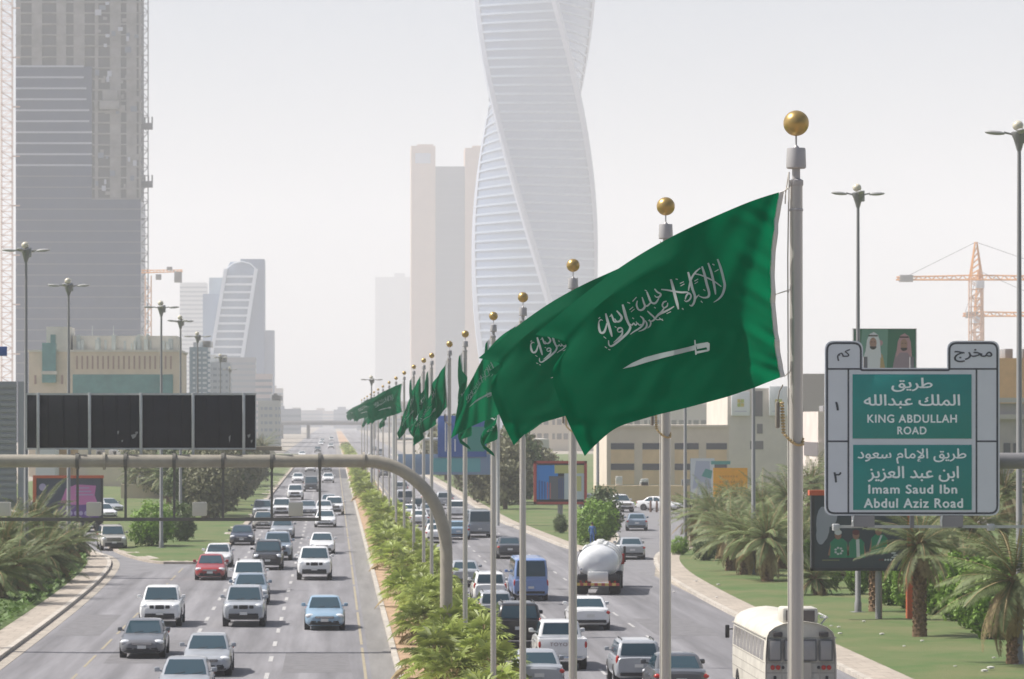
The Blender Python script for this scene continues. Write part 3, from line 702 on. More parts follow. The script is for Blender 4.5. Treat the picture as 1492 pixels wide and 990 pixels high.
KINDS = {
 # body stations (y, half width factor, bottom, top); cabin levels (t, y front, y rear, half width, z)
 'sedan': dict(W=1.80, body=[(-2.33, .62, .30, .60), (-2.28, .80, .24, .66), (-2.12, .93, .20, .72), (-1.7, .99, .19, .80), (-1.05, 1, .19, .90), (-.8, 1, .19, .945), (.9, 1, .19, .97), (1.6, .99, .20, 1.0), (2.05, .95, .24, .985), (2.26, .86, .30, .93), (2.32, .72, .36, .85)],
   cabin=[(0, -1.12, 1.72, .80, .90), (.45, -.66, 1.38, .745, 1.15), (.9, -.20, 1.02, .645, 1.385), (1, -.04, .88, .58, 1.43)], wheel=(.32, 1.38), hl=(.66, -2.12, .655), tl=(.72, 2.20, .80), grille=(.42, .54, .64), plate=.46, rplate=.66, deck=True),
 'suv': dict(W=1.90, body=[(-2.38, .70, .40, .80), (-2.32, .86, .32, .92), (-2.15, .95, .28, 1.00), (-1.6, 1, .28, 1.07), (-1.0, 1, .28, 1.12), (.9, 1, .28, 1.14), (2.1, .99, .30, 1.14), (2.30, .93, .36, 1.12), (2.36, .86, .42, 1.08)],
   cabin=[(0, -1.15, 2.30, .86, 1.10), (.45, -.80, 2.22, .82, 1.38), (.9, -.42, 2.06, .745, 1.70), (1, -.24, 1.94, .68, 1.76)], wheel=(.38, 1.42), hl=(.68, -2.20, .87), tl=(.83, 2.24, 1.02), grille=(.50, .70, .94), plate=.60, rplate=.80),
 'pickup': dict(W=1.92, body=[(-2.55, .72, .44, .86), (-2.50, .88, .36, .98), (-2.32, .96, .32, 1.06), (-1.8, 1, .32, 1.11), (-1.2, 1, .32, 1.15), (.95, 1, .32, 1.17), (1.0, 1, .34, .84), (2.5, .99, .38, .84), (2.60, .97, .42, .82)],
   cabin=[(0, -1.35, 1.05, .85, 1.13), (.45, -.98, 1.02, .80, 1.42), (.9, -.58, .94, .72, 1.72), (1, -.40, .84, .66, 1.77)], wheel=(.39, 1.58), hl=(.68, -2.36, .94), tl=(.88, 2.60, .98), grille=(.44, .82, 1.00), plate=.62, rplate=.60, bed=(1.02, 2.60, 1.20)),
 'van': dict(W=1.88, body=[(-2.35, .76, .34, .86), (-2.28, .90, .28, .98), (-2.0, .98, .26, 1.06), (-1.6, 1, .26, 1.12), (2.2, 1, .28, 1.14), (2.33, .96, .34, 1.10), (2.36, .9, .4, 1.04)],
   cabin=[(0, -1.95, 2.31, .88, 1.08), (.45, -1.55, 2.29, .86, 1.48), (.9, -1.16, 2.22, .80, 1.88), (1, -.98, 2.12, .72, 1.95)], wheel=(.33, 1.40), hl=(.70, -2.16, .84), tl=(.86, 2.28, .98), grille=(.40, .66, .80), plate=.5, rplate=.72),
 'minibus': dict(W=2.06, body=[(-3.3, .78, .36, .96), (-3.22, .92, .30, 1.10), (-2.9, .99, .28, 1.18), (-2.4, 1, .28, 1.22), (3.2, 1, .30, 1.24), (3.40, .97, .36, 1.22), (3.44, .92, .44, 1.15)],
   cabin=[(0, -2.85, 3.40, .97, 1.18), (.45, -2.45, 3.38, .955, 1.75), (.9, -2.05, 3.28, .89, 2.28), (1, -1.8, 3.14, .80, 2.36)], wheel=(.37, 2.05), hl=(.76, -3.08, .92), tl=(.94, 3.38, 1.0), grille=(.45, .72, .88), plate=.55, rplate=.76),
}
def vehicle_parts(kind):
    K = KINDS[kind]; hw = K['W'] / 2; parts = {}
    body = MB(); body.loft([sect(y, f * hw, a, b) for y, f, a, b in K['body']])
    cab = K['cabin']
    rings = [rring(y0, y1, h, z, .14) for _, y0, y1, h, z in cab]
    t, y0, y1, h, z = cab[-1]; rings.append(rring(y0 + .25, y1 - .25, h * .7, z + .025, .14)); body.loft(rings)
    yf, yr = K['body'][0][0], K['body'][-1][0]
    if 'bed' in K:
        a, b, zt = K['bed']
        for s in (-1, 1): body.bbox(s * hw * .93 - .05, s * hw * .93 + .05, a, b, .8, zt, .03)
        body.bbox(-hw * .97, hw * .97, b - .07, b + .03, .55, zt, .03); body.bbox(-hw * .93, hw * .93, a - .04, a + .04, .8, zt, .02)
    # character line and sill
    parts['body'] = (body, M_car)
    def side(tt, s, e=.012): _0, _1, h, z = lerp_tab(cab, tt); return (s * (h + e), z)
    def glassquad(tt0, tt1, front, inset=.085, e=.012):
        a0, a1, ah, az = lerp_tab(cab, tt0); b0, b1, bh, bz = lerp_tab(cab, tt1)
        ya, yb = (a0 - e, b0 - e) if front else (a1 + e, b1 + e)
        m = MB(); n = 6
        va = [((ah - inset) * (2 * k / n - 1), ya + (.02 if front else -.02) * 0, az) for k in range(n + 1)]
        tm = (tt0 + tt1) / 2; c0, c1, ch, cz = lerp_tab(cab, .45); yc = c0 - e if front else c1 + e
        vc = [((ch - inset) * (2 * k / n - 1), yc, cz) for k in range(n + 1)]
        vb = [((bh - inset * .9) * (2 * k / n - 1), yb, bz) for k in range(n + 1)]
        m.add(va + vc + vb, [(r_ * (n + 1) + k, r_ * (n + 1) + k + 1, (r_ + 1) * (n + 1) + k + 1, (r_ + 1) * (n + 1) + k) for r_ in (0, 1) for k in range(n)], 0, True)
        return m
    parts['windshield'] = (glassquad(.08, .90, True), M_cglass)
    parts['rear_window'] = (glassquad(.16 if kind != 'pickup' else .2, .86, False, .13), M_cglass)
    # side windows, split at the door pillars
    ws = []
    for s in (-1, 1):
        a0, a1, _, _ = lerp_tab(cab, .12); b0, b1, _, _ = lerp_tab(cab, .88)
        cuts = {'sedan': (0, .5, .97), 'suv': (0, .36, .68, 1), 'pickup': (0, .52, 1), 'van': (0, .3, .63, 1), 'minibus': (0, .2, .4, .6, .8, 1)}[kind]
        for c0, c1 in zip(cuts, cuts[1:]):
            pts = []
            for tt, y0_, y1_ in ((.12, a0 + .16, a1 - .14), (.45, None, None), (.88, b0 + .14, b1 - .12)):
                if y0_ is None: q0, q1, _, _ = lerp_tab(cab, tt); y0_, y1_ = q0 + .15, q1 - .13
                x_, z_ = side(tt, s); g = .035
                pts.append(((x_, y0_ + (y1_ - y0_) * c0 + g, z_), (x_, y0_ + (y1_ - y0_) * c1 - g, z_)))
            m = MB(); m.add([p for q in pts for p in q], [(0, 1, 3, 2), (2, 3, 5, 4)], 0, True); ws.append(m)
    parts['side_window'] = (ws, M_cglass)
    r, wy = K['wheel']; wl = []; arl = []
    for s in (-1, 1):
        for yy in (-wy, wy):
            x1 = s * (hw - .0); x0 = s * (hw - .22)
            m = MB(); m.lathe([(r * .62, s * -.20), (r * .93, s * -.20), (r, s * -.15), (r, s * -.03), (r * .93, s * .012), (r * .66, s * .012)], (s * hw, yy, r), 'x', 18)
            rim = MB(); rim.lathe([(.001, -s * .03), (r * .16, -s * .02), (r * .2, -s * .05), (r * .55, -s * .06), (r * .67, s * .008)], (s * hw, yy, r), 'x', 18)
            for k in range(5):
                a = k * 2 * math.pi / 5
                rim.tube([(s * (hw - .02), yy + r * .12 * math.cos(a), r + r * .12 * math.sin(a)), (s * (hw - .008), yy + r * .62 * math.cos(a), r + r * .62 * math.sin(a))], r * .09, 4)
            wl.append((m, rim))
            arl.append(MB().lathe([(.001, s * .005), (r * 1.16, s * .005), (r * 1.19, s * -.03), (r * 1.1, s * -.25)], (s * hw, yy, r * 1.02), 'x', 22))
    parts['wheel'] = wl
    parts['wheel_arch'] = (arl, M_trim)
    gx, gz0, gz1 = K['grille']
    fy = lambda z: yf
    m = MB()
    if kind == 'pickup':
        m.bbox(-.20, .20, yf - .03, yf + .12, gz0, gz1, .03)
        for s in (-1, 1): m.bbox(s * .36 - .10, s * .36 + .10, yf - .03, yf + .14, gz0 + .02, gz1 - .01, .03)
    else: m.bbox(-gx, gx, yf - .03, yf + .12, gz0, gz1, .03)
    for k in range(0 if kind == 'pickup' else 3): zz = gz0 + (gz1 - gz0) * (k + .7) / 3.6; m.box(-gx * .94, gx * .94, yf - .045, yf, zz, zz + .018, 1)
    parts['grille'] = (m, [M_trim, M_chrome])
    hx, hy, hz_ = K['hl']
    parts['headlight'] = ([MB().ball((s * hx, hy, hz_), 1, (.21, .17, .10) if kind == 'sedan' else (.20, .17, .13), 14) for s in (-1, 1)], M_lamp)
    tx, ty, tz = K['tl']
    sc = {'sedan': (.17, .09, .085), 'suv': (.085, .08, .20), 'pickup': (.06, .05, .17), 'van': (.08, .07, .22), 'minibus': (.08, .06, .22)}[kind]
    parts['tail_light'] = ([MB().ball((s * tx, ty, tz), 1, sc, 12) for s in (-1, 1)], M_red)
    bp = MB(); zb = K['body'][2][2]
    if kind in ('pickup', 'suv'): bp.bbox(-hw * .70, hw * .70, yf - .045, yf + .1, zb + .13, zb + .30, .03)
    else:
        for s in (-1, 1): bp.bbox(s * hw * .55 - .13, s * hw * .55 + .13, yf - .005, yf + .1, zb + .16, zb + .25, .03)
        bp.bbox(-.32, .32, yf - .032, yf + .1, zb + .10, zb + .22, .03)
    bp.loft([[(x_, y_, z_) for x_, y_, z_ in [(-hw * .80, yf + .12, zz), (-hw * .62, yf - .035, zz), (hw * .62, yf - .035, zz), (hw * .80, yf + .12, zz), (hw * .7, yf + .3, zz), (-hw * .7, yf + .3, zz)]] for zz in (zb + .05, zb + .17)], sm=False)
    for s in (-1, 1): bp.ball((s * hw * .66, yf + .03, zb + .15), .07, (1, 1, .7), 8)
    parts['front_bumper_intake'] = (bp, M_trim)
    rb = MB(); rb.bbox(-hw * .78, hw * .78, yr - .08, yr + .045, K['body'][-1][2] - .02, K['body'][-1][2] + .12, .03)
    parts['rear_bumper'] = (rb, M_trim if kind != 'pickup' else M_chrome)
    pz, rz = K['plate'], K['rplate']
    parts['number_plate'] = ([MB().box(-.17, .17, yf - .062, yf - .03, pz - .06, pz + .07), MB().box(-.17, .17, yr + .035 if 'bed' in K else yr + .01, yr + (.06 if 'bed' in K else .03), rz - .06, rz + .07)], M_plate)
    cy0, _, ch, cz = lerp_tab(cab, .12)
    parts['mirror'] = ([MB().bbox(min(s * (ch + .08), s * (ch + .27)), max(s * (ch + .08), s * (ch + .27)), cy0 + .30, cy0 + .42, cz + .03, cz + .19, .05).tube([(s * ch * .95, cy0 + .38, cz + .04), (s * (ch + .14), cy0 + .37, cz + .08)], .03, 6) for s in (-1, 1)], M_car)
    hd = MB()
    for s in (-1, 1):
        for yy in (-.25, .75) if kind != 'pickup' else (-.4, .5): hd.bbox(min(s * (hw - .03), s * (hw + .03)), max(s * (hw - .03), s * (hw + .03)), yy, yy + .18, K['body'][5][3] - .2, K['body'][5][3] - .165, .01)
    parts['door_handle'] = (hd, M_chrome)
    if kind in ('suv',):
        rr_ = MB()
        for s in (-1, 1): rr_.tube([(s * .62, -.1, 1.76), (s * .63, .1, 1.82), (s * .63, 1.6, 1.82), (s * .62, 1.8, 1.76)], .022, 6)
        parts['roof_rail'] = (rr_, M_trim)
    wp = MB()
    for x_ in (-.35, .25): wp.tube([(x_, cab[0][1] - .02, cab[0][4] + .06), (x_ + .35, cab[0][1] + .08, cab[0][4] + .12)], .012, 4)
    parts['wiper'] = (wp, M_trim)
    return parts
PARTS = {}
def load(kind):
    if kind in PARTS: return
    out = []
    for nm, val in vehicle_parts(kind).items():
        if nm == 'wheel':
            for tyre, rim in val: out.append((nm, tyre.mesh('wheel', M_tyre), rim.mesh('rim', M_rim)))
            continue
        mb, m = val
        for b in (mb if isinstance(mb, list) else [mb]): out.append((nm, b.mesh(nm, m), None))
    PARTS[kind] = out
COLOURS = dict(white=(.83, .83, .83), silver=(.38, .40, .43), grey=(.16, .165, .18), darkgrey=(.075, .08, .09), black=(.018, .018, .02), navy=(.022, .03, .055), red=(.36, .03, .03), ltblue=(.27, .40, .52), bluegrey=(.25, .31, .38), beige=(.50, .46, .38), vanblue=(.20, .30, .56), champagne=(.42, .40, .36), steel=(.30, .32, .345))
def vehicle(kind, name, cat, col, x, y, away, label, group, rz=0., sc=1., scx=1., fine=True):
    load(kind)
    root = thing(name, label, cat, (x, y, .016), (math.pi if away else 0) + R(rz), group)
    root.scale = (sc * scx, sc, sc)
    c = COLOURS[col]; k_ = random.uniform(.93, 1.05); c = tuple(v * k_ for v in c)
    for nm, me, sub in PARTS[kind]:
        if not fine and nm in ('door_handle', 'wiper', 'wheel_arch', 'roof_rail'): continue
        o = bpy.data.objects.new(nm, me); COL.objects.link(o); o.parent = root; o.color = (*c, 1)
        if sub is not None:
            q = bpy.data.objects.new('rim', sub); COL.objects.link(q); q.parent = o
    return root
ONE = {}
def far_vehicle(kind, name, cat, col, x, y, away, label, group, rz=0., sc=1.):
    """A vehicle of a few pixels: the same shape joined into one mesh."""
    load(kind)
    if kind not in ONE:
        bm = bmesh.new(); mats = [M_car, M_cglass, M_tyre, M_trim, M_lamp, M_red]
        me = bpy.data.meshes.new('far_' + kind); P_ = MB(); 
        for nm, m_, sub in PARTS[kind]:
            k = {'body': 0, 'mirror': 0, 'windshield': 1, 'rear_window': 1, 'side_window': 1, 'wheel': 2, 'headlight': 4, 'tail_light': 5, 'number_plate': 4}.get(nm)
            if k is None: k = 3 if nm in ('grille', 'front_bumper_intake', 'rear_bumper', 'wheel_arch') else None
            if k is None: continue
            P_.add([v.co[:] for v in m_.vertices], [tuple(p.vertices) for p in m_.polygons], k, True)
        bm.free(); ONE[kind] = P_.mesh('far_' + kind, mats, fix=False)
    o = bpy.data.objects.new(name, ONE[kind]); COL.objects.link(o); o.location = (x, y, .016); o.rotation_euler = (0, 0, (math.pi if away else 0) + R(rz)); o.scale = (sc, sc, sc)
    o.color = (*COLOURS[col], 1); return tag(o, label, cat, group)
GL, GR = 'cars driving towards the camera', 'cars driving away on the right carriageway'
def car(kind, col, px, pb, away, label, name=None, cat='car', rz=0., group=None, far=False, sc=1., scx=1.):
    """px: middle of the vehicle's near end, pb: where its near tyres meet the road (photo pixels)."""
    x, y = G(px, pb); L = (KINDS[kind]['body'][-1][0] - KINDS[kind]['body'][0][0]) / 2 * .86 * sc
    f = far_vehicle if far else vehicle
    kw = {} if far else dict(scx=scx)
    return f(kind, name or {'sedan': 'sedan_car', 'suv': 'suv', 'pickup': 'pickup_truck', 'van': 'passenger_van', 'minibus': 'minibus'}[kind], {'sedan': 'car', 'suv': 'suv', 'pickup': 'pickup', 'van': 'van', 'minibus': 'minibus'}[kind] if cat == 'car' else cat,
      col, x - math.sin(R(rz)) * L, y + L, away, label, group or (GR if away else GL), rz, sc, **kw)

# ---- oncoming carriageway
car('sedan', 'grey', 207, 960, False, 'dark grey sedan in the kerb-side lane below the white pickup')
car('pickup', 'white', 233, 914, False, 'white pickup with black grille and wing mirrors behind the dark grey sedan')
car('sedan', 'silver', 301, 986, False, 'silver sedan in the lane right of the dark grey sedan')
car('sedan', 'silver', 268, 1028, False, 'pale silver sedan cut off by the bottom edge of the photo')
car('pickup', 'silver', 355, 914, False, 'silver pickup with bull-nosed grille leading the middle lane queue')
car('sedan', 'bluegrey', 364, 882, False, 'blue-grey car tucked right behind the silver pickup', sc=1.05)
car('suv', 'white', 362, 866, False, 'white boxy car third in line behind the silver pickup', sc=.97)
car('sedan', 'red', 306, 846, False, 'red sedan, the only red car on the road')
car('sedan', 'white', 317, 827, False, 'white sedan right behind the red sedan')
car('sedan', 'navy', 352, 795, False, 'dark navy sedan beside the grassy island kerb')
car('suv', 'black', 390, 831, False, 'black suv with bright headlights in the middle lane')
car('suv', 'bluegrey', 404, 817, False, 'blue-grey suv behind the black suv', sc=1.03)
car('sedan', 'steel', 411, 785, False, 'steel grey car farther up the lane behind the blue-grey suv', sc=1.05)
car('sedan', 'ltblue', 473, 919, False, 'light blue sedan alone in the lane beside the median')
car('pickup', 'white', 458, 846, False, 'big white pickup with wide grille beside the median lane line', sc=1.06)
car('sedan', 'white', 469, 808, False, 'white sedan just behind the big white pickup')
car('sedan', 'white', 474, 769, False, 'white sedan with pale bonnet at the tail of the median lane queue', scx=1.05)
car('sedan', 'champagne', 383, 771, False, 'pale low car under the gantry crossbar by the island kerb')
car('suv', 'silver', 382, 757, False, 'silver suv with dark windscreen by the left island in the far queue')
car('suv', 'white', 410, 754, False, 'white suv left of the beige floodlight box hanging over the far queue')
car('sedan', 'silver', 449, 752, False, 'silver car right of the beige floodlight box hanging over the far queue')
car('sedan', 'white', 472, 752, False, 'white car left of the outermost car in the far queue')
car('suv', 'white', 487, 751, False, 'white suv, outermost of the far queue beside the median')
car('sedan', 'silver', 479, 741, False, 'silver car last of the far queue beside the median', far=True)
for px, pb, k, c, lb in ((430, 729, 'suv', 'white', 'lone white car on empty road above the far queue'), (453, 717, 'van', 'darkgrey', 'lone dark van on the empty stretch of far road'),
    (434, 704, 'sedan', 'white', 'tiny white car at the near edge of the dark road band, left one'), (478, 704, 'sedan', 'white', 'tiny white car at the near edge of the dark road band, right one'),
    (452, 688, 'sedan', 'white', 'tiny white car on the dark road band, left one'), (476, 687, 'sedan', 'silver', 'tiny pale car on the dark road band, right one')):
    car(k, c, px, pb, False, lb, far=True)
rr = random.Random(5)
for i in range(7):
    y = 720 + i * 120 + rr.uniform(-10, 10); x = rr.choice((-7.6, -4.2, -.6)); 
    far_vehicle(rr.choice(('sedan', 'suv', 'sedan', 'van')), 'distant_car', 'car', rr.choice(('white', 'white', 'silver', 'grey')), x, y, False, 'speck of a car in the hazy far traffic on the oncoming road', 'specks of far traffic')
# ---- side road on the left
car('suv', 'champagne', 166, 803, False, 'champagne suv turning in from the side road on the left', rz=8, group='cars on the left side road')
car('van', 'darkgrey', 131, 776, False, 'dark-windowed van on the side road under the purple billboard', rz=20, group='cars on the left side road')
car('sedan', 'white', 158, 757, False, 'white car on the side road beyond the champagne suv', rz=20, group='cars on the left side road', far=True)
car('sedan', 'silver', 168, 748, False, 'silver car farther up the left side road', rz=25, group='cars on the left side road', far=True)
# ---- outgoing carriageway
car('sedan', 'silver', 785, 1012, True, 'silver sedan between two flagpoles at the bottom edge of the photo')
PK = car('pickup', 'white', 819, 977, True, 'white pickup with lettered tailgate seen from behind', scx=.98)
car('suv', 'black', 756, 945, True, 'black suv seen from behind, closest to the median palms', sc=1.04)
car('suv', 'silver', 722, 913, True, 'silver crossover half hidden behind the black suv', sc=.88)
car('suv', 'white', 714, 882, True, 'white boxy suv with spare windows ahead of the silver crossover', sc=.93)
car('sedan', 'silver', 678, 856, True, 'silver sedan half hidden by the curved gantry pole')
car('minibus', 'vanblue', 773, 876, True, 'blue minibus with wide rear window in the middle of the right carriageway', scx=.96, sc=.93)
car('sedan', 'white', 860, 919, True, 'pearl white sedan behind the tanker lorry')
car('sedan', 'silver', 921, 816, True, 'silver sedan with red tail lights entering the exit road')
car('sedan', 'bluegrey', 928, 774, True, 'blue-grey sedan farther up the exit road', rz=-4)
car('suv', 'silver', 930, 1000, True, 'silver hatchback left of the dark sedan at the bottom edge', sc=.90)
car('sedan', 'darkgrey', 992, 1022, True, 'dark sedan with pale roof edge at the bottom edge beside the bus', sc=1.05)
car('sedan', 'darkgrey', 743, 815, True, 'dark sedan ahead of the blue minibus')
car('minibus', 'steel', 699, 784, True, 'steel grey minibus far up the right carriageway', sc=.93)
car('sedan', 'ltblue', 668, 787, True, 'light blue car left of the steel grey minibus')
car('suv', 'white', 667, 757, True, 'white van-like car above the light blue car', sc=1.0)
for px, pb, k, c, lb in ((611, 753, 'suv', 'darkgrey', 'dark car between far flagpoles left of the gantry bend'), (611, 768, 'sedan', 'white', 'white car between far flagpoles below the dark one'),
    (624, 757, 'sedan', 'silver', 'silver car just left of the gantry bend'), (634, 783, 'sedan', 'grey', 'grey car behind the gantry bend'), (636, 792, 'sedan', 'white', 'white car low behind the gantry bend'),
    (597, 758, 'sedan', 'white', 'white car left of the far dark car'), (580, 755, 'suv', 'navy', 'navy car far behind the median bushes'), (648, 742, 'suv', 'silver', 'silver car just right of the gantry bend'), (590, 742, 'van', 'silver', 'silver van far behind the flagpoles'), (625, 735, 'sedan', 'white', 'pale car far up the right carriageway')):
    car(k, c, px, pb, True, lb, far=True)
for i in range(6):
    y = 430 + i * 110 + rr.uniform(-12, 12); x = rr.choice((8.3, 11.9, 15.2 if y < 300 else 8.6))
    far_vehicle(rr.choice(('sedan', 'suv', 'sedan', 'van')), 'distant_car', 'car', rr.choice(('white', 'silver', 'grey', 'white')), x, y, True, 'speck of a car in the hazy far traffic beyond the flagpoles', 'specks of far outgoing traffic')
# ---- cross street on the right
car('suv', 'darkgrey', 888, 746, False, 'dark suv on the cross street beside the round green bush', rz=30, group='cars on the cross street')
car('suv', 'white', 912, 747, False, 'white suv on the cross street in front of the tan wall', rz=15, group='cars on the cross street')
car('sedan', 'white', 988, 745, False, 'white sedan on the cross street beside the far palms', rz=60, group='cars on the cross street')
# lettering on the pickup tailgate
tb = letters('TOYOTA', 1.0, .13, 0, .99, 2.645, weight=.01); tb.v = [(-v[0], -v[1] + 2 * 2.645, v[2]) for v in tb.v]
tb.build('tailgate_lettering', mat('tailgate_letters', (.30, .22, .22), .5), PK)

# ---- white tanker lorry
x, y = G(871, 868)
t = thing('tanker_truck', 'white tanker lorry with domed rear and striped bumper beam', 'tanker', (x, y, .016), R(-6), None)
M_tank = mat('tank_white', (.74, .75, .76), .25, noise=.12, nscale=.8, coat=.3)
tk = MB(); prof = [(.02, .3), (.5, .34), (.85, .46), (1.08, .72), (1.18, 1.1), (1.2, 1.6), (1.2, 7.6), (1.1, 8.1), (.7, 8.4), (.02, 8.5)]
tk.lathe(prof, (0, 0, 2.02), 'y', 28); tk.v = [(v[0] * .95, v[1], 1.74 + (v[2] - 2.02) * .77) for v in tk.v]; tk.build('tank', M_tank, t)
for yy in (1.55, 4.2, 7.2):
    hp = MB().lathe([(1.2, yy - .05), (1.235, yy - .05), (1.235, yy + .05), (1.2, yy + .05)], (0, 0, 2.02), 'y', 28)
    hp.v = [(v[0] * .95, v[1], 1.74 + (v[2] - 2.02) * .77) for v in hp.v]; hp.build('tank_hoop', M_chrome, t)
q = MB(); q.bbox(-.4, .4, 1.4, 6.5, 2.60, 2.68, .02); 
for yy in (2.2, 4.2, 6.2): q.lathe([(.22, 0), (.22, .12), (.1, .15)], (0, yy, 2.65), n=14)
q.build('roof_walkway', M_wht, t)
q = MB(); q.bbox(-.8, .8, .4, 9.6, .75, 1.0, .02); q.build('chassis', M_trim, t)
q = MB(); q.bbox(-.55, .55, .25, .45, .72, 1.25, .04); q.build('rear_panel', M_wht, t)
for s in (-1, 1): MB().bbox(s * .83 - .27, s * .83 + .27, .28, .5, .80, 1.12, .04).build('mudguard', M_trim, t)
q = MB()
for k in range(12): q.box(-1.15 + k * .1917, -1.15 + (k + 1) * .1917, .1, .22, .50, .64, k % 2)
q.build('bumper_beam', [mat('hazard_yellow', (.62, .45, .12), .5), mat('hazard_red', (.40, .06, .05), .5)], t)
for s in (-1, 1):
    for k in (.62, .92): MB().lathe([(.02, -.03), (.06, -.03), (.06, .0)], (s * k, .09, .72), 'y', 10).build('tail_light', M_red, t)
    for yy in (1.1, 2.3, 7.4): MB().lathe([(.2, -.3), (.45, -.3), (.5, -.25), (.5, .25), (.45, .3), (.2, .3)], (s * .88, yy, .5), 'x', 16).build('wheel', M_tyre, t)
MB().loft([rring(8.8, 11, 1.15, .6, .2), rring(8.75, 11.1, 1.2, 1.6, .2), rring(8.8, 10.9, 1.12, 2.15, .2), rring(8.9, 10.6, 1.0, 2.32, .2)]).build('cab', M_wht, t)
q = MB()
for k in range(3): q.tube([(-.9 + k * .4, .62 - abs(.5 - k * .4) * .1, 1.35), (-.9 + k * .4, .5, 1.38)], .05, 6)
q.build('valve', M_chrome, t)
MB().bbox(1.18, 1.32, 8.9, 9.1, 1.4, 2.3, .03).build('mirror', M_trim, t); 
MB().bbox(1.05, 1.25, 8.7, 8.8, 1.3, 1.9, .03).build('side_marker', M_red, t)

# ---- old white bus
x, y = G(1167, 1043)
t = thing('old_bus', 'old white round-roofed bus with roof air conditioner driving away', 'bus', (x, y, .016), 0, None); t.scale = (.92, 1, 1)
M_bus = mat('bus_white', (.58, .55, .48), .5, noise=.16, nscale=1.2)
M_busg = mat('bus_curtain_glass', (.30, .285, .275), .2)
def bus_ring(y, k=1, zb=.55, sq=0):
    pts = [(1.24 * k, zb), (1.26 * k, 1.0), (1.25 * k, 1.9), (1.20 * k, 2.48)]
    for a in (20, 40, 60, 78): pts.append((1.20 * k * math.cos(R(a)), 2.48 + .52 * k * math.sin(R(a))))
    pts = [(p, y, q) for p, q in pts]; return pts + [(0, y, 2.48 + .53 * k)] + [(-p, b, q) for p, b, q in pts[::-1]]
b = MB(); b.loft([bus_ring(.12, .93, .7), bus_ring(.02, .975, .62), bus_ring(.0, .985), bus_ring(.10, 1), bus_ring(8.9, 1), bus_ring(9.2, .96), bus_ring(9.3, .9)]); b.build('body', M_bus, t)
for (a, c) in ((-1.10, -.70), (-.56, -.10), (.06, .52), (.66, 1.08)): 
    fr = MB().bbox(a - .03, c + .03, -.025, .06, 1.72, 2.42, .06).build('rear_window_frame', mat('rubber_seal', (.12, .12, .12), .7), t)
    MB().bbox(a + .02, c - .02, -.04, .03, 1.77, 2.37, .05).build('pane', M_busg, fr)
for s in (-1, 1):
    for k in range(9):
        yy = .45 + k * .92; q = MB(); q.add([(s * 1.262, yy, 1.72), (s * 1.262, yy + .80, 1.72), (s * 1.225, yy + .80, 2.36), (s * 1.225, yy, 2.36)], [(0, 1, 2, 3)]); q.build('side_window', M_busg, t)
    for k in range(2): MB().lathe([(.005, -.035), (.075, -.03), (.08, 0), (.08, .06)], (s * (.98 - k * .19), -.0, 1.52), 'y', 14).build('tail_light', M_red, t)
    MB().lathe([(.005, -.03), (.05, -.03), (.055, .05)], (s * .62, -.0, 1.52), 'y', 12).build('reflector', M_trim, t)
    MB().bbox(s * .80 - .16, s * .80 + .16, -.06, .1, 2.50, 2.66, .03).build('roof_vent', mat('vent_dark', (.06, .055, .055), .6), t)
    for yy in (1.9, 7.4): MB().lathe([(.2, -.15), (.46, -.15), (.5, -.1), (.5, .1), (.46, .15), (.2, .15)], (s * 1.12, yy, .5), 'x', 16).build('wheel', M_tyre, t)
    MB().bbox(s * .9 - .05, s * .9 + .05, -.04, .05, 1.05, 1.25, .02).build('lamp', M_trim, t)
    MB().bbox(min(s * 1.36, s * 1.52), max(s * 1.36, s * 1.52), 8.9, 9.0, 1.9, 2.35, .03).tube([(s * 1.2, 9.1, 2.2), (s * 1.42, 8.95, 2.2)], .025, 6).build('mirror', M_trim, t)
ac = MB(); ac.bbox(-.62, .62, .15, 1.3, 2.92, 3.42, .08); ac = ac.build('air_conditioner', M_bus, t)
q = MB(); q.box(-.5, .5, .135, .17, 2.98, 3.34); q.build('grille', mat('ac_grille', (.13, .11, .10), .7), ac)
q = MB()
for s in (-1, 1): q.tube([(.75, .3 + .0, 2.9), (.95, .35, 3.12), (1.0, 2.4, 3.12), (.8, 2.5, 2.92)], .03, 6)
q.tube([(.72, .4, 3.1), (1.0, .4, 3.1)], .03, 6); q.build('roof_rack', M_wht, t)
q = MB()
for zz in (1.02, 1.34, 1.66, 2.46): q.box(-1.262, 1.262, .11, 9.0, zz - .012, zz + .012)
for s in (-1, 1): q.box(s * .66 - .012, s * .66 + .012, -.018, .02, .75, 1.68)
q.build('panel_seam', mat('seam_shade', (.33, .31, .27), .7), t)
q = MB(); q.box(-.30, .36, -.02, .02, .8, 1.68); q.build('rear_door', mat('door_beige', (.44, .40, .34), .6), t)
q = MB(); q.bbox(-1.2, 1.2, -.15, .05, .45, .65, .04); q.build('rear_bumper', M_trim, t)
q = MB(); q.box(-.2, .2, -.035, 0, .82, .95); q.build('number_plate', M_plate, t)

# ================================================================== flags and flagpoles
M_pole = mat('brushed_steel', (.50, .475, .44), .36, metal=.45, noise=.07, nscale=1.2, stretch=(1, 1, .1))
M_cap = mat('cap_aluminium', (.42, .41, .41), .5, metal=.3)
M_gold = mat('gold_ball', (.46, .32, .12), .33, metal=.7, noise=.12, nscale=5)
M_rope = mat('halyard_rope', (.58, .55, .50), .8)
M_bead = mat('retainer_bead', (.48, .36, .19), .5)
M_flag = mat('flag_green', (.0003, .046, .022), .75, trans=.20, noise=.08, nscale=9, spec=.03, bump=.22, bscale=5)
for n_ in M_flag.node_tree.nodes:
    if n_.type == 'BSDF_TRANSLUCENT':                    # light through the weave comes out a brighter green
        for l_ in list(n_.inputs[0].links): M_flag.node_tree.links.remove(l_)
        n_.inputs[0].default_value = (.0006, .42, .175, 1)
M_fwh = mat('flag_white', (.44, .51, .48), .75, trans=.2)
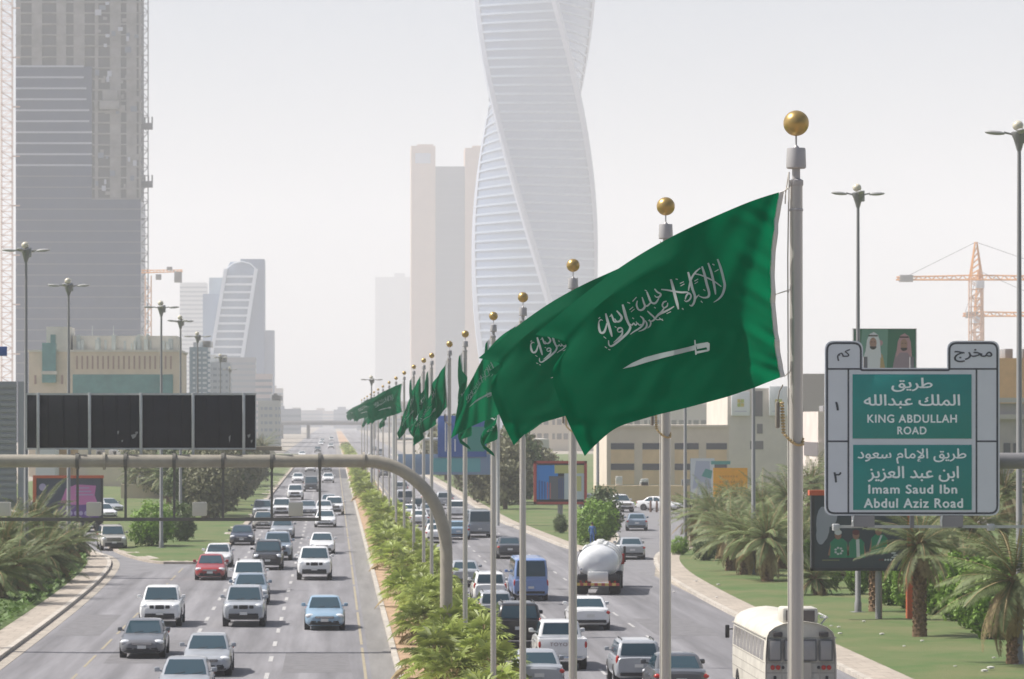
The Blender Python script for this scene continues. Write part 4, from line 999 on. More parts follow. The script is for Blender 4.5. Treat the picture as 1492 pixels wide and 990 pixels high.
M_tape = mat('heading_tape', (.60, .60, .57), .8)
PX = 5.1; PTOP = 12.75
POLES = [1160, 970, 835, 762, 719, 678, 655, 629, 617.5, 603, 589, 577, 567, 558, 551, 545, 540, 535, 531, 527]

def pole_parts():
    out = []
    out.append(('shaft', MB().lathe([(.16, .1), (.16, .16), (.088, .2), (.084, 4), (.080, 8.0), (.078, 8.02), (.077, 8.05), (.071, 11.83)], n=24), M_pole))
    out.append(('base_plate', MB().bbox(-.25, .25, -.25, .25, .13, .18, .02), M_cap))
    c = MB().lathe([(.001, 11.99), (.095, 11.99), (.108, 12.0), (.110, 12.02), (.103, 12.20), (.100, 12.215), (.001, 12.22)], n=28)
    c.lathe([(.045, 11.82), (.045, 12.0)], n=12); c.lathe([(.074, 11.80), (.079, 11.81), (.079, 11.86), (.05, 11.875)], n=24)
    out.append(('truck_cap', c, M_cap))
    out.append(('band', MB().lathe([(.073, 11.52), (.078, 11.525), (.078, 11.545), (.073, 11.55)], n=24), M_cap))
    s = MB().tube([(0, 0, 12.2), (0, 0, 12.36)], .010, 8).lathe([(.035, 12.21), (.03, 12.23), (.011, 12.25)], n=12)
    out.append(('spindle', s, M_cap))
    out.append(('gold_ball', MB().ball((0, 0, 12.49), .141, n=32), M_gold))
    h = MB(); h.tube([(-.085, -.05, 11.95), (-.10, -.06, 11.0), (-.095, -.06, 9.5), (-.09, -.06, 5), (-.09, -.06, 1.4)], .008, 6)
    h.tube([(-.085, -.03, 11.95), (-.12, -.03, 11.72), (-.125, -.03, 11.6)], .007, 6)
    out.append(('halyard', h, M_rope))
    # beaded retainer loop and its counterweight, at the foot of the flag
    b = MB(); zb = 9.46
    for i in range(20):
        t = i / 19; a = math.pi * (1.02 + .75 * min(1, t * 1.2))
        if t < .55: p = (-.165 + .03 * t, -.08, zb - .05 - t * .62)
        else: q = (t - .55) / .45; p = (-.145 + .20 * q, -.095 - .02 * math.sin(q * 3.1), zb - .39 - .12 * math.sin(q * 1.9))
        b.ball(p, .021, (1.2, 1, .75), 8)
    for i in range(7): b.ball((.055 + .012 * math.sin(i), -.07 + i * .022, zb - .505 + .03 * i), .021, (1.1, 1, .8), 8)
    out.append(('beaded_retainer', b, M_bead))
    out.append(('counterweight', MB().lathe([(.001, zb - .33), (.024, zb - .32), (.026, zb - .3), (.026, zb - .06), (.02, zb - .04), (.001, zb - .03)], (-.215, -.07, 0), n=12).tube([(-.215, -.07, zb - .04), (-.19, -.05, zb + .08), (-.15, -.03, zb + .15)], .007, 6), mat('lead_grey', (.22, .20, .17), .5)))
    for _, b_, _ in out: b_.v = [(v[0], v[1], v[2] + (.26 if v[2] > 8.9 else 0)) for v in b_.v]
    return out
POLE_M = [(n_, b_.mesh(n_, m_)) for n_, b_, m_ in pole_parts()]

# flag shapes: control net, (columns along the fly) x (rows down the hoist), in units of 1/132 m from the hoist top
def hermite(xs, ys, x):
    xs = np.asarray(xs, float); ys = np.asarray(ys, float); x = np.clip(x, xs[0], xs[-1])
    d = np.gradient(ys, xs, axis=0); i = np.clip(np.searchsorted(xs, x) - 1, 0, len(xs) - 2)
    h = xs[i + 1] - xs[i]; t = (x - xs[i]) / h
    sh = (slice(None),) + (None,) * (ys.ndim - 1)
    h, t = h[sh], t[sh]
    return (2 * t**3 - 3 * t**2 + 1) * ys[i] + (t**3 - 2 * t**2 + t) * h * d[i] + (-2 * t**3 + 3 * t**2) * ys[i + 1] + (t**3 - t**2) * h * d[i + 1]
UA = [0, .12, .3, .5, .7, .85, 1.0]
NA = ([0, .1, .35, .7, 1.0], [
 [(0, 0), (-40, 13), (-100, 38), (-168, 70), (-235, 110), (-292, 152), (-358, 208)],
 [(-5, 28), (-44, 41), (-101, 66), (-166, 98), (-229, 133), (-280, 172), (-322, 217)],
 [(-13, 105), (-51, 120), (-105, 144), (-165, 175), (-223, 205), (-275, 232), (-336, 262)],
 [(-9, 205), (-48, 214), (-103, 235), (-160, 258), (-215, 282), (-265, 305), (-318, 330)],
 [(0, 269), (-40, 283), (-95, 300), (-150, 315), (-205, 329), (-252, 346), (-292, 384)]])
def lin(a, b, k): return [(p[0] + (q[0] - p[0]) * k, p[1] + (q[1] - p[1]) * k) for p, q in zip(a, b)]
def net(top, bot, sag=0): return ([0, .33, .66, 1.0], [top, [(p[0] - sag * math.sin(i), p[1]) for i, p in enumerate(lin(top, bot, .33))], [(p[0] + sag * math.sin(i * 1.3), p[1]) for i, p in enumerate(lin(top, bot, .66))], bot])
NB = net([(0, 0), (-50, 32), (-100, 80), (-135, 135), (-165, 190), (-190, 232), (-215, 271)], [(-2, 273), (-40, 300), (-80, 322), (-125, 340), (-165, 356), (-205, 376), (-244, 400)], 4)
NC = net([(0, 0), (-22, 45), (-50, 110), (-85, 190), (-112, 285), (-140, 370), (-168, 440)], [(0, 262), (-18, 300), (-45, 345), (-72, 385), (-100, 420), (-128, 455), (-150, 488)], 6)
def sm(a, b, x): t = np.clip((x - a) / (b - a), 0, 1); return t * t * (3 - 2 * t)
def depthA(u, v):
    uz = .022 + .25 * v                                   # near the hoist the cloth comes towards the viewer (sun through the weave), then runs on almost edge-on to the sun
    d = -3.0 * u + 3.2 * .014 * np.logaddexp(0, (u - uz) / .014) - 3.2 * .014 * np.logaddexp(0, -uz / .014) - .46 * (1 - v) * sm(.02, .40, u)
    d = d + .45 * sm(.82, 1.0, u) * (u - .82) * 3
    d = d + .24 * sm(.40, .66, u) * np.maximum(0, .105 - v) / .105     # the top hem rolls back and catches the sun
    d = d + .05 * (v - .45) * sm(.3, .6, u)
    d = d - 4.2 * .006 * np.logaddexp(0, (u - .968 - .02 * np.sin(5 * v + 1)) / .006)     # the free edge curls towards the viewer and glows
    w_ = sm(.30, .02, u)
    d = d + w_ * (.024 * np.sin(24 * v + 34 * u) * (.4 + v) + .018 * np.sin(47 * v + 52 * u + 1) + .008 * np.sin(80 * v + 70 * u + 2))
    d = d + .016 * np.sin(9 * u + 5 * v) + .006 * np.sin(17 * u - 11 * v + 2) + .035 * np.sin(7 * u * u + 2.2 * v) * u * sm(.5, .9, u)
    for k_, (p_, q_) in enumerate(((31, 9), (23, -17), (44, 6), (17, 29), (37, -24))): d = d + .0035 * np.sin(p_ * u + q_ * v + k_ * 1.7 + 1.5 * np.sin(6 * v + 4 * u + k_))
    return d
def depthB(u, v): return -.70 * u * 2.2 + .045 * np.sin(13 * u + 2 * v) + .03 * np.sin(27 * u - 5 * v) - .35 * sm(.45, .6, u) * (v - .3)
def depthC(u, v): return -.8 * u + .24 * np.sin(15 * u + 1.5 * v) * (.3 + u) + .06 * np.sin(31 * u - 4 * v)
def surf(nt_, dep, u, v):
    u = np.atleast_1d(np.asarray(u, float)); v = np.atleast_1d(np.asarray(v, float))
    if len(nt_) > 2: u = u - nt_[2] * np.sin(math.pi * u)     # cloth gathered towards the hoist
    rows = np.array(nt_[1], float)                         # rows x cols x 2
    cols = np.stack([hermite(UA, rows[k], u) for k in range(len(rows))], 0)
    out = np.zeros((len(u), 3)); vs = np.asarray(nt_[0], float)
    d = np.gradient(cols, vs, axis=0); i = np.clip(np.searchsorted(vs, v) - 1, 0, len(vs) - 2); n_ = np.arange(len(u))
    h = (vs[i + 1] - vs[i])[:, None]; t = ((v - vs[i]) / (vs[i + 1] - vs[i]))[:, None]
    p = (2*t**3-3*t**2+1)*cols[i, n_] + (t**3-2*t**2+t)*h*d[i, n_] + (-2*t**3+3*t**2)*cols[i+1, n_] + (t**3-t**2)*h*d[i+1, n_]
    out[:, 0] = p[:, 0] / 132; out[:, 2] = -p[:, 1] / 132; out[:, 1] = dep(u, v)
    return out
def normal(nt_, dep, u, v, e=2e-3):
    a = surf(nt_, dep, np.clip(u + e, 0, 1), v) - surf(nt_, dep, np.clip(u - e, 0, 1), v); b = surf(nt_, dep, u, np.clip(v + e, 0, 1)) - surf(nt_, dep, u, np.clip(v - e, 0, 1))
    n_ = np.cross(a, b); n_ /= np.linalg.norm(n_, axis=1)[:, None] + 1e-9
    return n_
# calligraphy, traced as pen strokes: (points, widths), coordinates of an enlarged detail (5.21 per photo pixel from 850,370)
ST = [
 ([(980, 62), (1003, 130), (1022, 205), (1032, 262), (1015, 322), (985, 360), (945, 386)], [16, 24, 24, 24, 20, 14, 5]),
 ([(908, 92), (930, 160), (946, 230), (956, 290), (960, 328)], [16, 22, 22, 20, 10]),
 ([(800, 172), (850, 182), (905, 205), (955, 232), (1005, 268)], [10, 14, 16, 16, 12]),
 ([(862, 118), (880, 180), (896, 250), (912, 312), (905, 345), (870, 352), (838, 340)], [16, 24, 24, 22, 18, 14, 8]),
 ([(760, 160), (775, 220), (790, 290), (806, 340), (800, 385), (782, 412), (765, 405)], [16, 24, 24, 22, 18, 16, 8]),
 ([(838, 330), (815, 352), (800, 385)], [8, 12, 10]),
 ([(850, 130), (815, 160), (785, 205), (768, 260), (760, 300)], [8, 14, 16, 14, 8]),
 ([(735, 365), (745, 335), (765, 318), (778, 340), (765, 368), (742, 380), (728, 370)], [8, 14, 14, 14, 14, 12, 6]),
 ([(632, 212), (648, 270), (664, 340), (678, 400), (686, 438)], [18, 26, 26, 24, 12]),
 ([(560, 288), (610, 294), (660, 304), (710, 312), (752, 312), (772, 330)], [12, 16, 18, 18, 16, 8]),
 ([(512, 284), (532, 308), (556, 322), (548, 342), (524, 346), (512, 332)], [12, 18, 18, 16, 12, 6]),
 ([(455, 304), (470, 345), (486, 382), (512, 392), (532, 372), (545, 345)], [12, 20, 20, 18, 14, 8]),
 ([(420, 345), (432, 385), (440, 415), (420, 440), (392, 438), (378, 405), (384, 372)], [10, 18, 18, 18, 18, 16, 8]),
 ([(440, 415), (462, 408), (484, 385)], [10, 14, 10]),
 ([(600, 376), (578, 384), (568, 408), (582, 425), (604, 412), (608, 388)], [10, 14, 14, 14, 12, 8]),
 ([(582, 425), (566, 452), (540, 474), (528, 480)], [12, 16, 16, 8]),
 ([(655, 416), (620, 438), (580, 458), (545, 474), (520, 500), (530, 514), (572, 510)], [8, 14, 18, 18, 14, 10, 5]),
 ([(458, 448), (480, 470), (502, 490), (512, 508), (490, 525), (462, 520)], [10, 18, 18, 16, 12, 6]),
 ([(440, 520), (452, 545), (446, 572), (420, 592), (390, 602)], [10, 16, 16, 12, 5]),
 ([(470, 512), (482, 535), (476, 560), (456, 578)], [8, 14, 12, 5]),
 ([(404, 488), (424, 505), (430, 530), (416, 560), (388, 585), (355, 605), (330, 625)], [12, 18, 18, 16, 14, 10, 5]),
 ([(328, 545), (342, 555), (356, 540), (368, 556), (384, 542), (398, 556), (412, 548)], [8, 12, 12, 12, 12, 12, 8]),
 ([(275, 400), (288, 450), (302, 505), (320, 548), (330, 572), (312, 610), (270, 650), (225, 688), (188, 712), (170, 700), (168, 668)], [16, 26, 26, 22, 20, 20, 20, 18, 16, 14, 7]),
 ([(235, 600), (240, 580), (262, 575), (272, 592), (254, 606), (236, 604)], [8, 14, 14, 14, 12, 8]),
 ([(272, 592), (268, 625), (240, 655), (205, 685)], [10, 16, 14, 6]),
 ([(232, 446), (252, 470), (268, 496), (256, 522), (232, 528), (216, 505)], [12, 20, 20, 18, 16, 8]),
 ([(192, 470), (204, 505), (214, 530), (236, 528)], [10, 18, 16, 10]),
 ([(150, 466), (162, 515), (175, 565), (186, 610), (194, 642)], [14, 24, 24, 22, 10]),
 ([(98, 530), (100, 575), (112, 610), (134, 608), (148, 580), (158, 540)], [10, 20, 22, 20, 16, 10]),
 ([(98, 530), (112, 512), (128, 520)], [10, 12, 6]),
 # small vowel signs and dots
 ([(940, 100), (955, 108)], [12, 12]), ([(955, 158), (985, 140)], [7, 7]), ([(805, 228), (832, 212)], [8, 8]), ([(806, 248), (830, 232)], [6, 6]), ([(700, 245), (728, 232)], [7, 7]), ([(704, 264), (732, 248)], [7, 7]), ([(668, 210), (684, 214)], [9, 9]),
 ([(850, 376), (862, 390)], [9, 9]), ([(712, 430), (722, 440)], [12, 10]), ([(870, 290), (884, 300)], [9, 9]),
 ([(310, 384), (330, 392)], [9, 9]), ([(348, 378), (378, 345)], [7, 7]), ([(325, 440), (352, 418)], [7, 7]), ([(336, 456), (362, 434)], [6, 6]), ([(455, 300), (440, 292)], [8, 8]),
 ([(508, 420), (520, 428)], [9, 9]), ([(545, 500), (575, 522)], [9, 9]), ([(600, 470), (632, 455)], [7, 7]), ([(345, 500), (358, 508)], [10, 10]), ([(372, 528), (380, 540)], [9, 9]),
 ([(132, 640), (150, 655)], [8, 8]), ([(140, 715), (156, 726)], [10, 10]), ([(165, 735), (180, 740)], [8, 8]), ([(96, 505), (108, 494)], [8, 8]), ([(215, 565), (228, 572)], [8, 8]), ([(190, 480), (180, 492)], [7, 7]),
]
SWORD = [(268, 882), (340, 838), (430, 798), (540, 768), (650, 744), (740, 722), (802, 706), (802, 744), (740, 757), (650, 780), (545, 808), (440, 836), (360, 862)]
HILT = [[(798, 668), (808, 668), (818, 776), (806, 780)], [(808, 698), (895, 684), (910, 695), (908, 745), (896, 752), (886, 722), (820, 736)], [(812, 752), (896, 738), (900, 752), (815, 770)]]
def to_px(p): return np.array([850 + p[0] / 5.21, 370 + p[1] / 5.21])
def inv_uv(P_):
    """Where on flag A photo points lie (its hoist top is at 1140,280 and 132 px make a metre)."""
    P_ = np.array(P_, float); tgt = np.stack([(P_[:, 0] - 1140) / 132, -(P_[:, 1] - 280) / 132], 1); u = np.full(len(P_), .4); v = np.full(len(P_), .5); e = 1e-3
    for _ in range(25):
        p = surf(NA, depthA, u, v)[:, [0, 2]]; a = (surf(NA, depthA, u + e, v)[:, [0, 2]] - p) / e; b = (surf(NA, depthA, u, v + e)[:, [0, 2]] - p) / e; r = tgt - p
        det = a[:, 0] * b[:, 1] - a[:, 1] * b[:, 0]; det = np.where(abs(det) < 1e-6, 1e-6, det)
        u = np.clip(u + .9 * (r[:, 0] * b[:, 1] - r[:, 1] * b[:, 0]) / det, .01, .99); v = np.clip(v + .9 * (a[:, 0] * r[:, 1] - a[:, 1] * r[:, 0]) / det, .01, .99)
    return list(map(tuple, np.stack([u, v], 1)))
def cr(pts, n=5):
    P4 = [pts[0]] + list(pts) + [pts[-1]]; out = []
    for i in range(len(pts) - 1):
        a, b, c, d = [np.array(P4[i + k], float) for k in range(4)]
        for k in range(n):
            t = k / n; out.append(.5 * ((2*b) + (c-a)*t + (2*a-5*b+4*c-d)*t*t + (3*b-a-3*c+d)*t**3))
    out.append(np.array(pts[-1], float)); return out
EMB = []                                                     # emblem polygons in flag (u, v)
for pts, wd in ST:
    q = cr([(p[0], p[1], w_) for p, w_ in zip(pts, wd)], 4 if len(pts) > 2 else 2); L_, R_ = [], []
    for i, p in enumerate(q):
        t = q[min(i + 1, len(q) - 1)][:2] - q[max(i - 1, 0)][:2]; t = t / (np.linalg.norm(t) + 1e-9); n_ = np.array([-t[1], t[0]]); hw = p[2] * .44 * (.72 + .28 * abs(n_[0] * .8 + n_[1] * .6)) 
        L_.append(to_px(p[:2] + n_ * hw)); R_.append(to_px(p[:2] - n_ * hw))
    EMB.append(('strip', inv_uv(L_), inv_uv(R_)))
EMBS = []
bl = SWORD[:7]; br = [SWORD[0]] + SWORD[:6:-1]
for k in range(6):
    EMBS.append(inv_uv([to_px(p) for p in (bl[k], bl[k + 1], br[k + 1], br[k])]))
for h in HILT: EMBS.append(inv_uv([to_px(p) for p in h]))

def flag_meshes(nt_, dep, nu=120, nv=64, flip=False):
    uu, vv = np.meshgrid(np.linspace(0, 1, nu + 1), np.linspace(0, 1, nv + 1)); p = surf(nt_, dep, uu.ravel(), vv.ravel())
    m = MB(); n = nu + 1
    m.add(p.tolist(), [(r * n + c, r * n + c + 1, (r + 1) * n + c + 1, (r + 1) * n + c) for r in range(nv) for c in range(nu)], 0, True)
    cl = m.mesh('cloth', M_flag, fix=False)
    def lay(polys_uv, nm):
        b = MB()
        for side in (1, -1):
            for k, (V_, F_) in enumerate(polys_uv):
                V_ = np.array(V_); P_ = surf(nt_, dep, V_[:, 0], V_[:, 1]); N_ = normal(nt_, dep, V_[:, 0], V_[:, 1])
                b.add((P_ + N_ * side * (.006 + .0006 * (k % 7))).tolist(), F_, 0, True)
        return b.mesh(nm, M_fwh, fix=False)
    pl = []
    for _, L_, R_ in EMB:
        n_ = len(L_); pl.append((L_ + R_, [(i, i + 1, n_ + i + 1, n_ + i) for i in range(n_ - 1)]))
    ins = lay(pl, 'inscription')
    sw = []
    for q in EMBS:
        # subdivide each quad so it hugs the cloth
        if len(q) == 4:
            a, b_, c, d = [np.array(t) for t in q]; V_ = []; F_ = []
            for i in range(4):
                for j in range(3): V_.append(tuple((a * (1 - i / 3) + b_ * i / 3) * (1 - j / 2) + (d * (1 - i / 3) + c * i / 3) * j / 2))
            F_ = [(i * 3 + j, i * 3 + j + 1, (i + 1) * 3 + j + 1, (i + 1) * 3 + j) for i in range(3) for j in range(2)]; sw.append((V_, F_))
        else: sw.append((q, [tuple(range(len(q)))]))
    swd = lay(sw, 'sword')
    t = MB(); n_ = 24; vs = np.linspace(0, 1, n_ + 1); A_ = surf(nt_, dep, np.zeros(n_ + 1), vs); B_ = surf(nt_, dep, np.full(n_ + 1, .016), vs); N_ = normal(nt_, dep, np.full(n_ + 1, .008), vs) * .012
    E_ = A_ + (A_ - B_) / np.linalg.norm(A_ - B_, axis=1)[:, None] * .02
    V_ = []
    for i in range(n_ + 1): V_ += [tuple(E_[i] - N_[i]), tuple(B_[i] - N_[i]), tuple(B_[i] + N_[i]), tuple(E_[i] + N_[i])]
    F_ = [(i * 4 + k, i * 4 + (k + 1) % 4, (i + 1) * 4 + (k + 1) % 4, (i + 1) * 4 + k) for i in range(n_) for k in range(4)] + [(0, 1, 2, 3), (n_ * 4 + 3, n_ * 4 + 2, n_ * 4 + 1, n_ * 4)]
    t.add(V_, F_, 0, False); tape = t.mesh('heading_tape', M_tape)
    c = MB()
    for z, dx in ((A_[0][2], 0), (A_[n_ // 2][2], A_[n_ // 2][0]), (A_[-1][2], 0)):
        c.tube([(dx + .02, 0, z), (.08, -.02, z + .05), (.10, -.02, z + .12)], .007, 6); c.ball((.06, -.01, z + .03), .014, n=8)
    clip = c.mesh('snap_clip', M_rope)
    return [('cloth', cl), ('inscription', ins), ('sword', swd), ('heading_tape', tape), ('snap_clip', clip)]
FM = {'A': flag_meshes(NA, depthA), 'B': flag_meshes(NB, depthB), 'C': flag_meshes(NC, depthC), 'D': flag_meshes((NA[0], NA[1], .085), depthA)}
HANG = [('A', 0), ('D', 1), ('A', 52), ('B', 0), ('C', 55), ('C', 62), ('C', -28), ('C', 22), ('C', -10), ('C', 60), ('A', 5), ('B', -14), ('C', 30), ('B', 10), ('A', -12), ('C', -10), ('A', 14), ('B', 0), ('A', 4), ('A', -6)]
FLOOK = ['large nearest green flag with white script and sword spread out in full', 'green flag half hidden behind the nearest flag, its lower fly corner showing']
for i, (px, (var, rz)) in enumerate(zip(POLES, HANG)):
    d = PX * F / (px - HX)
    lab = 'steel flagpole with gold ball, %s along the median counting away from the viewer' % ORD[i]
    t = thing('flagpole', lab, 'flagpole', (PX, d, 0), 0, 'flagpoles along the median')
    far = d > 260
    for nm, me in POLE_M:
        if far and nm in ('beaded_retainer', 'counterweight', 'halyard', 'band', 'base_plate'): continue
        o = bpy.data.objects.new(nm, me); COL.objects.link(o); o.parent = t
    how = {'A': 'green flag streaming left', 'D': 'green flag streaming left', 'B': 'bright green flag with its sword in the sun', 'C': 'green flag hanging in slanting folds'}[var]
    lab = FLOOK[i] if i < 2 else '%s, on the %s flagpole of the row' % (how, ORD[i])
    t = thing('flag', lab, 'flag', (PX - .155, d - .03, 12.0), R(rz), 'flags along the median')
    for nm, me in FM[var]:
        if d > 170 and nm in ('snap_clip',): continue
        if d > 330 and nm in ('heading_tape',): continue
        o = bpy.data.objects.new(nm, me); COL.objects.link(o); o.parent = t

# ================================================================== sign gantry over the oncoming road
M_gpipe = mat('gantry_paint', (.335, .305, .25), .55, noise=.12, nscale=1.5)
M_galv = mat('galvanised_steel', (.50, .51, .50), .45, metal=.3, noise=.08, nscale=3)
M_dksteel = mat('weathered_steel', (.13, .125, .11), .7)
M_back = mat('sign_back_black', (.014, .014, .018), .6, noise=.2, nscale=1.5, c2=(.02, .02, .026))
def gantry():
    d = 140; k = d / F; t = thing('sign_gantry', 'curved steel pipe gantry arching from the median over the oncoming road', 'sign gantry', (4.62, d, 0)); ox = 4.62
    q = lambda px, py, dy=0: (X(px, d) - ox, dy, Z(py, d))
    arc = [q(-75, 672), q(200, 672), q(400, 672), q(528, 672), q(552, 674), q(578, 682), q(602, 697), q(622, 717), q(637, 742), q(646, 770), q(650, 800), q(650.2, 860), q(650.2, 948)]
    pts = []
    A4 = [np.array(p) for p in arc]; pts = [tuple(p) for p in cr(A4, 4)]
    MB().tube(pts, [.265 if p[2] > 7.6 else .255 for p in pts], 20).build('arched_pipe', M_gpipe, t)
    MB().tube([q(-75, 672), q(-75, 948)], .28, 16).build('left_leg', M_gpipe, t)
    for px in (530, 152): MB().lathe([(.28, -.05), (.36, -.05), (.36, .05), (.28, .05)], q(px, 672), 'x', 20).build('flange', M_gpipe, t)
    MB().lathe([(.55, .12), (.55, .2), (.29, .22)], (q(650.2, 948)[0], 0, 0), n=20).build('foot_flange', M_gpipe, t)
    for px in (113, 183, 254, 325, 396, 466):
        MB().box(q(px, 0)[0] - .05, q(px, 0)[0] + .05, -.05, .05, Z(757, d), Z(680, d)).build('hanger', M_dksteel, t)
        MB().lathe([(.29, -.07), (.33, -.07), (.33, .07), (.29, .07)], q(px, 672), 'x', 18).build('clamp', M_dksteel, t)
    MB().box(q(-75, 0)[0], q(468, 0)[0], -.07, .07, Z(759.5, d), Z(754.5, d)).build('lower_rail', M_dksteel, t)
    for px in (5, 137, 291, 431):
        b = MB(); b.bbox(q(px, 0)[0] - .29, q(px, 0)[0] + .29, -.35, .25, Z(752, d), Z(732, d), .04).build('floodlight', mat('floodlight_case', (.58, .55, .46), .5), t)
    MB().box(q(332, 0)[0], q(410, 0)[0], .4, 1.0, Z(657, d), Z(651, d)).build('walkway', mat('walkway_beige', (.42, .36, .28), .7), t)
    s = thing('road_sign', 'long black back of an overhead road sign on five pale posts', 'road sign', (X(205, d), d + .32, 0)); ox2 = s.location.x
    x = lambda px: X(px, d) - ox2
    MB().bbox(x(38), x(372), 0, .06, Z(653, d), Z(575, d), .01).build('panel', M_back, s)
    for a in (68, 90, 112, 148, 168, 188, 222, 244, 264, 298, 318, 338): MB().box(x(a), x(a) + .05, -.025, .005, Z(650, d), Z(578, d)).build('stiffener', M_back, s)
    fr = MB(); fr.box(x(37), x(373), -.04, .08, Z(576, d), Z(573, d)); fr.box(x(37), x(373), -.04, .08, Z(655.5, d), Z(653, d)); fr.box(x(37), x(38.5), -.04, .08, Z(653, d), Z(576, d)); fr.box(x(371.5), x(373), -.04, .08, Z(653, d), Z(576, d))
    fr.build('edge_frame', M_galv, s)
    for (a, b_, w_, h_) in ((170, 629, 3, 5), (190, 634, 9, 6), (196, 630, 5, 4), (176, 642, 3, 3), (333, 637, 2.5, 9), (360, 634, 5, 5), (365, 642, 3, 4)):
        MB().add([(x(a), -.012, Z(b_, d)), (x(a + w_), -.012, Z(b_ - h_ * .3, d)), (x(a + w_ * .8), -.012, Z(b_ + h_ * .5, d)), (x(a + w_ * .3), -.012, Z(b_ + h_, d))], [(0, 1, 2, 3)]).build('peeled_patch', mat('peeled_film', (.30, .30, .29), .7), s)
    for a in (55, 130, 205, 281, 355): MB().bbox(x(a) - .06, x(a) + .06, -.16, -.045, Z(664, d), Z(572.5, d), .015).build('post', M_galv, s)
gantry()
def ribbed_sign():
    d = 205; t = thing('road_sign', 'grey ribbed back of a tall sign at the left edge beside a pale post', 'road sign', (X(12, d), d, 0)); x = lambda p: X(p, d) - t.location.x
    M_rib = mat('ribbed_metal', (.34, .34, .35), .6)
    b = MB(); b.box(x(-60), x(24), 0, .05, Z(742, d), Z(556, d))
    py = 560
    while py < 740: b.box(x(-60), x(24.5), -.08, .0, Z(py + 5, d), Z(py, d)); py += 9
    b.build('ribbed_panel', M_rib, t)
    MB().box(x(26), x(37), .1, .4, .1, Z(556, d)).build('post', mat('sign_post_grey', (.42, .42, .44), .6), t)
    MB().bbox(x(-60), x(10), .1, .2, Z(519, d), Z(505, d), .05).build('blue_panel', mat('sign_blue', (.04, .11, .36), .5), t)
    MB().box(x(-30), x(-26), .2, .4, .1, Z(505, d)).build('post', mat('sign_post_grey', (.42, .42, .44), .6), t)
ribbed_sign()

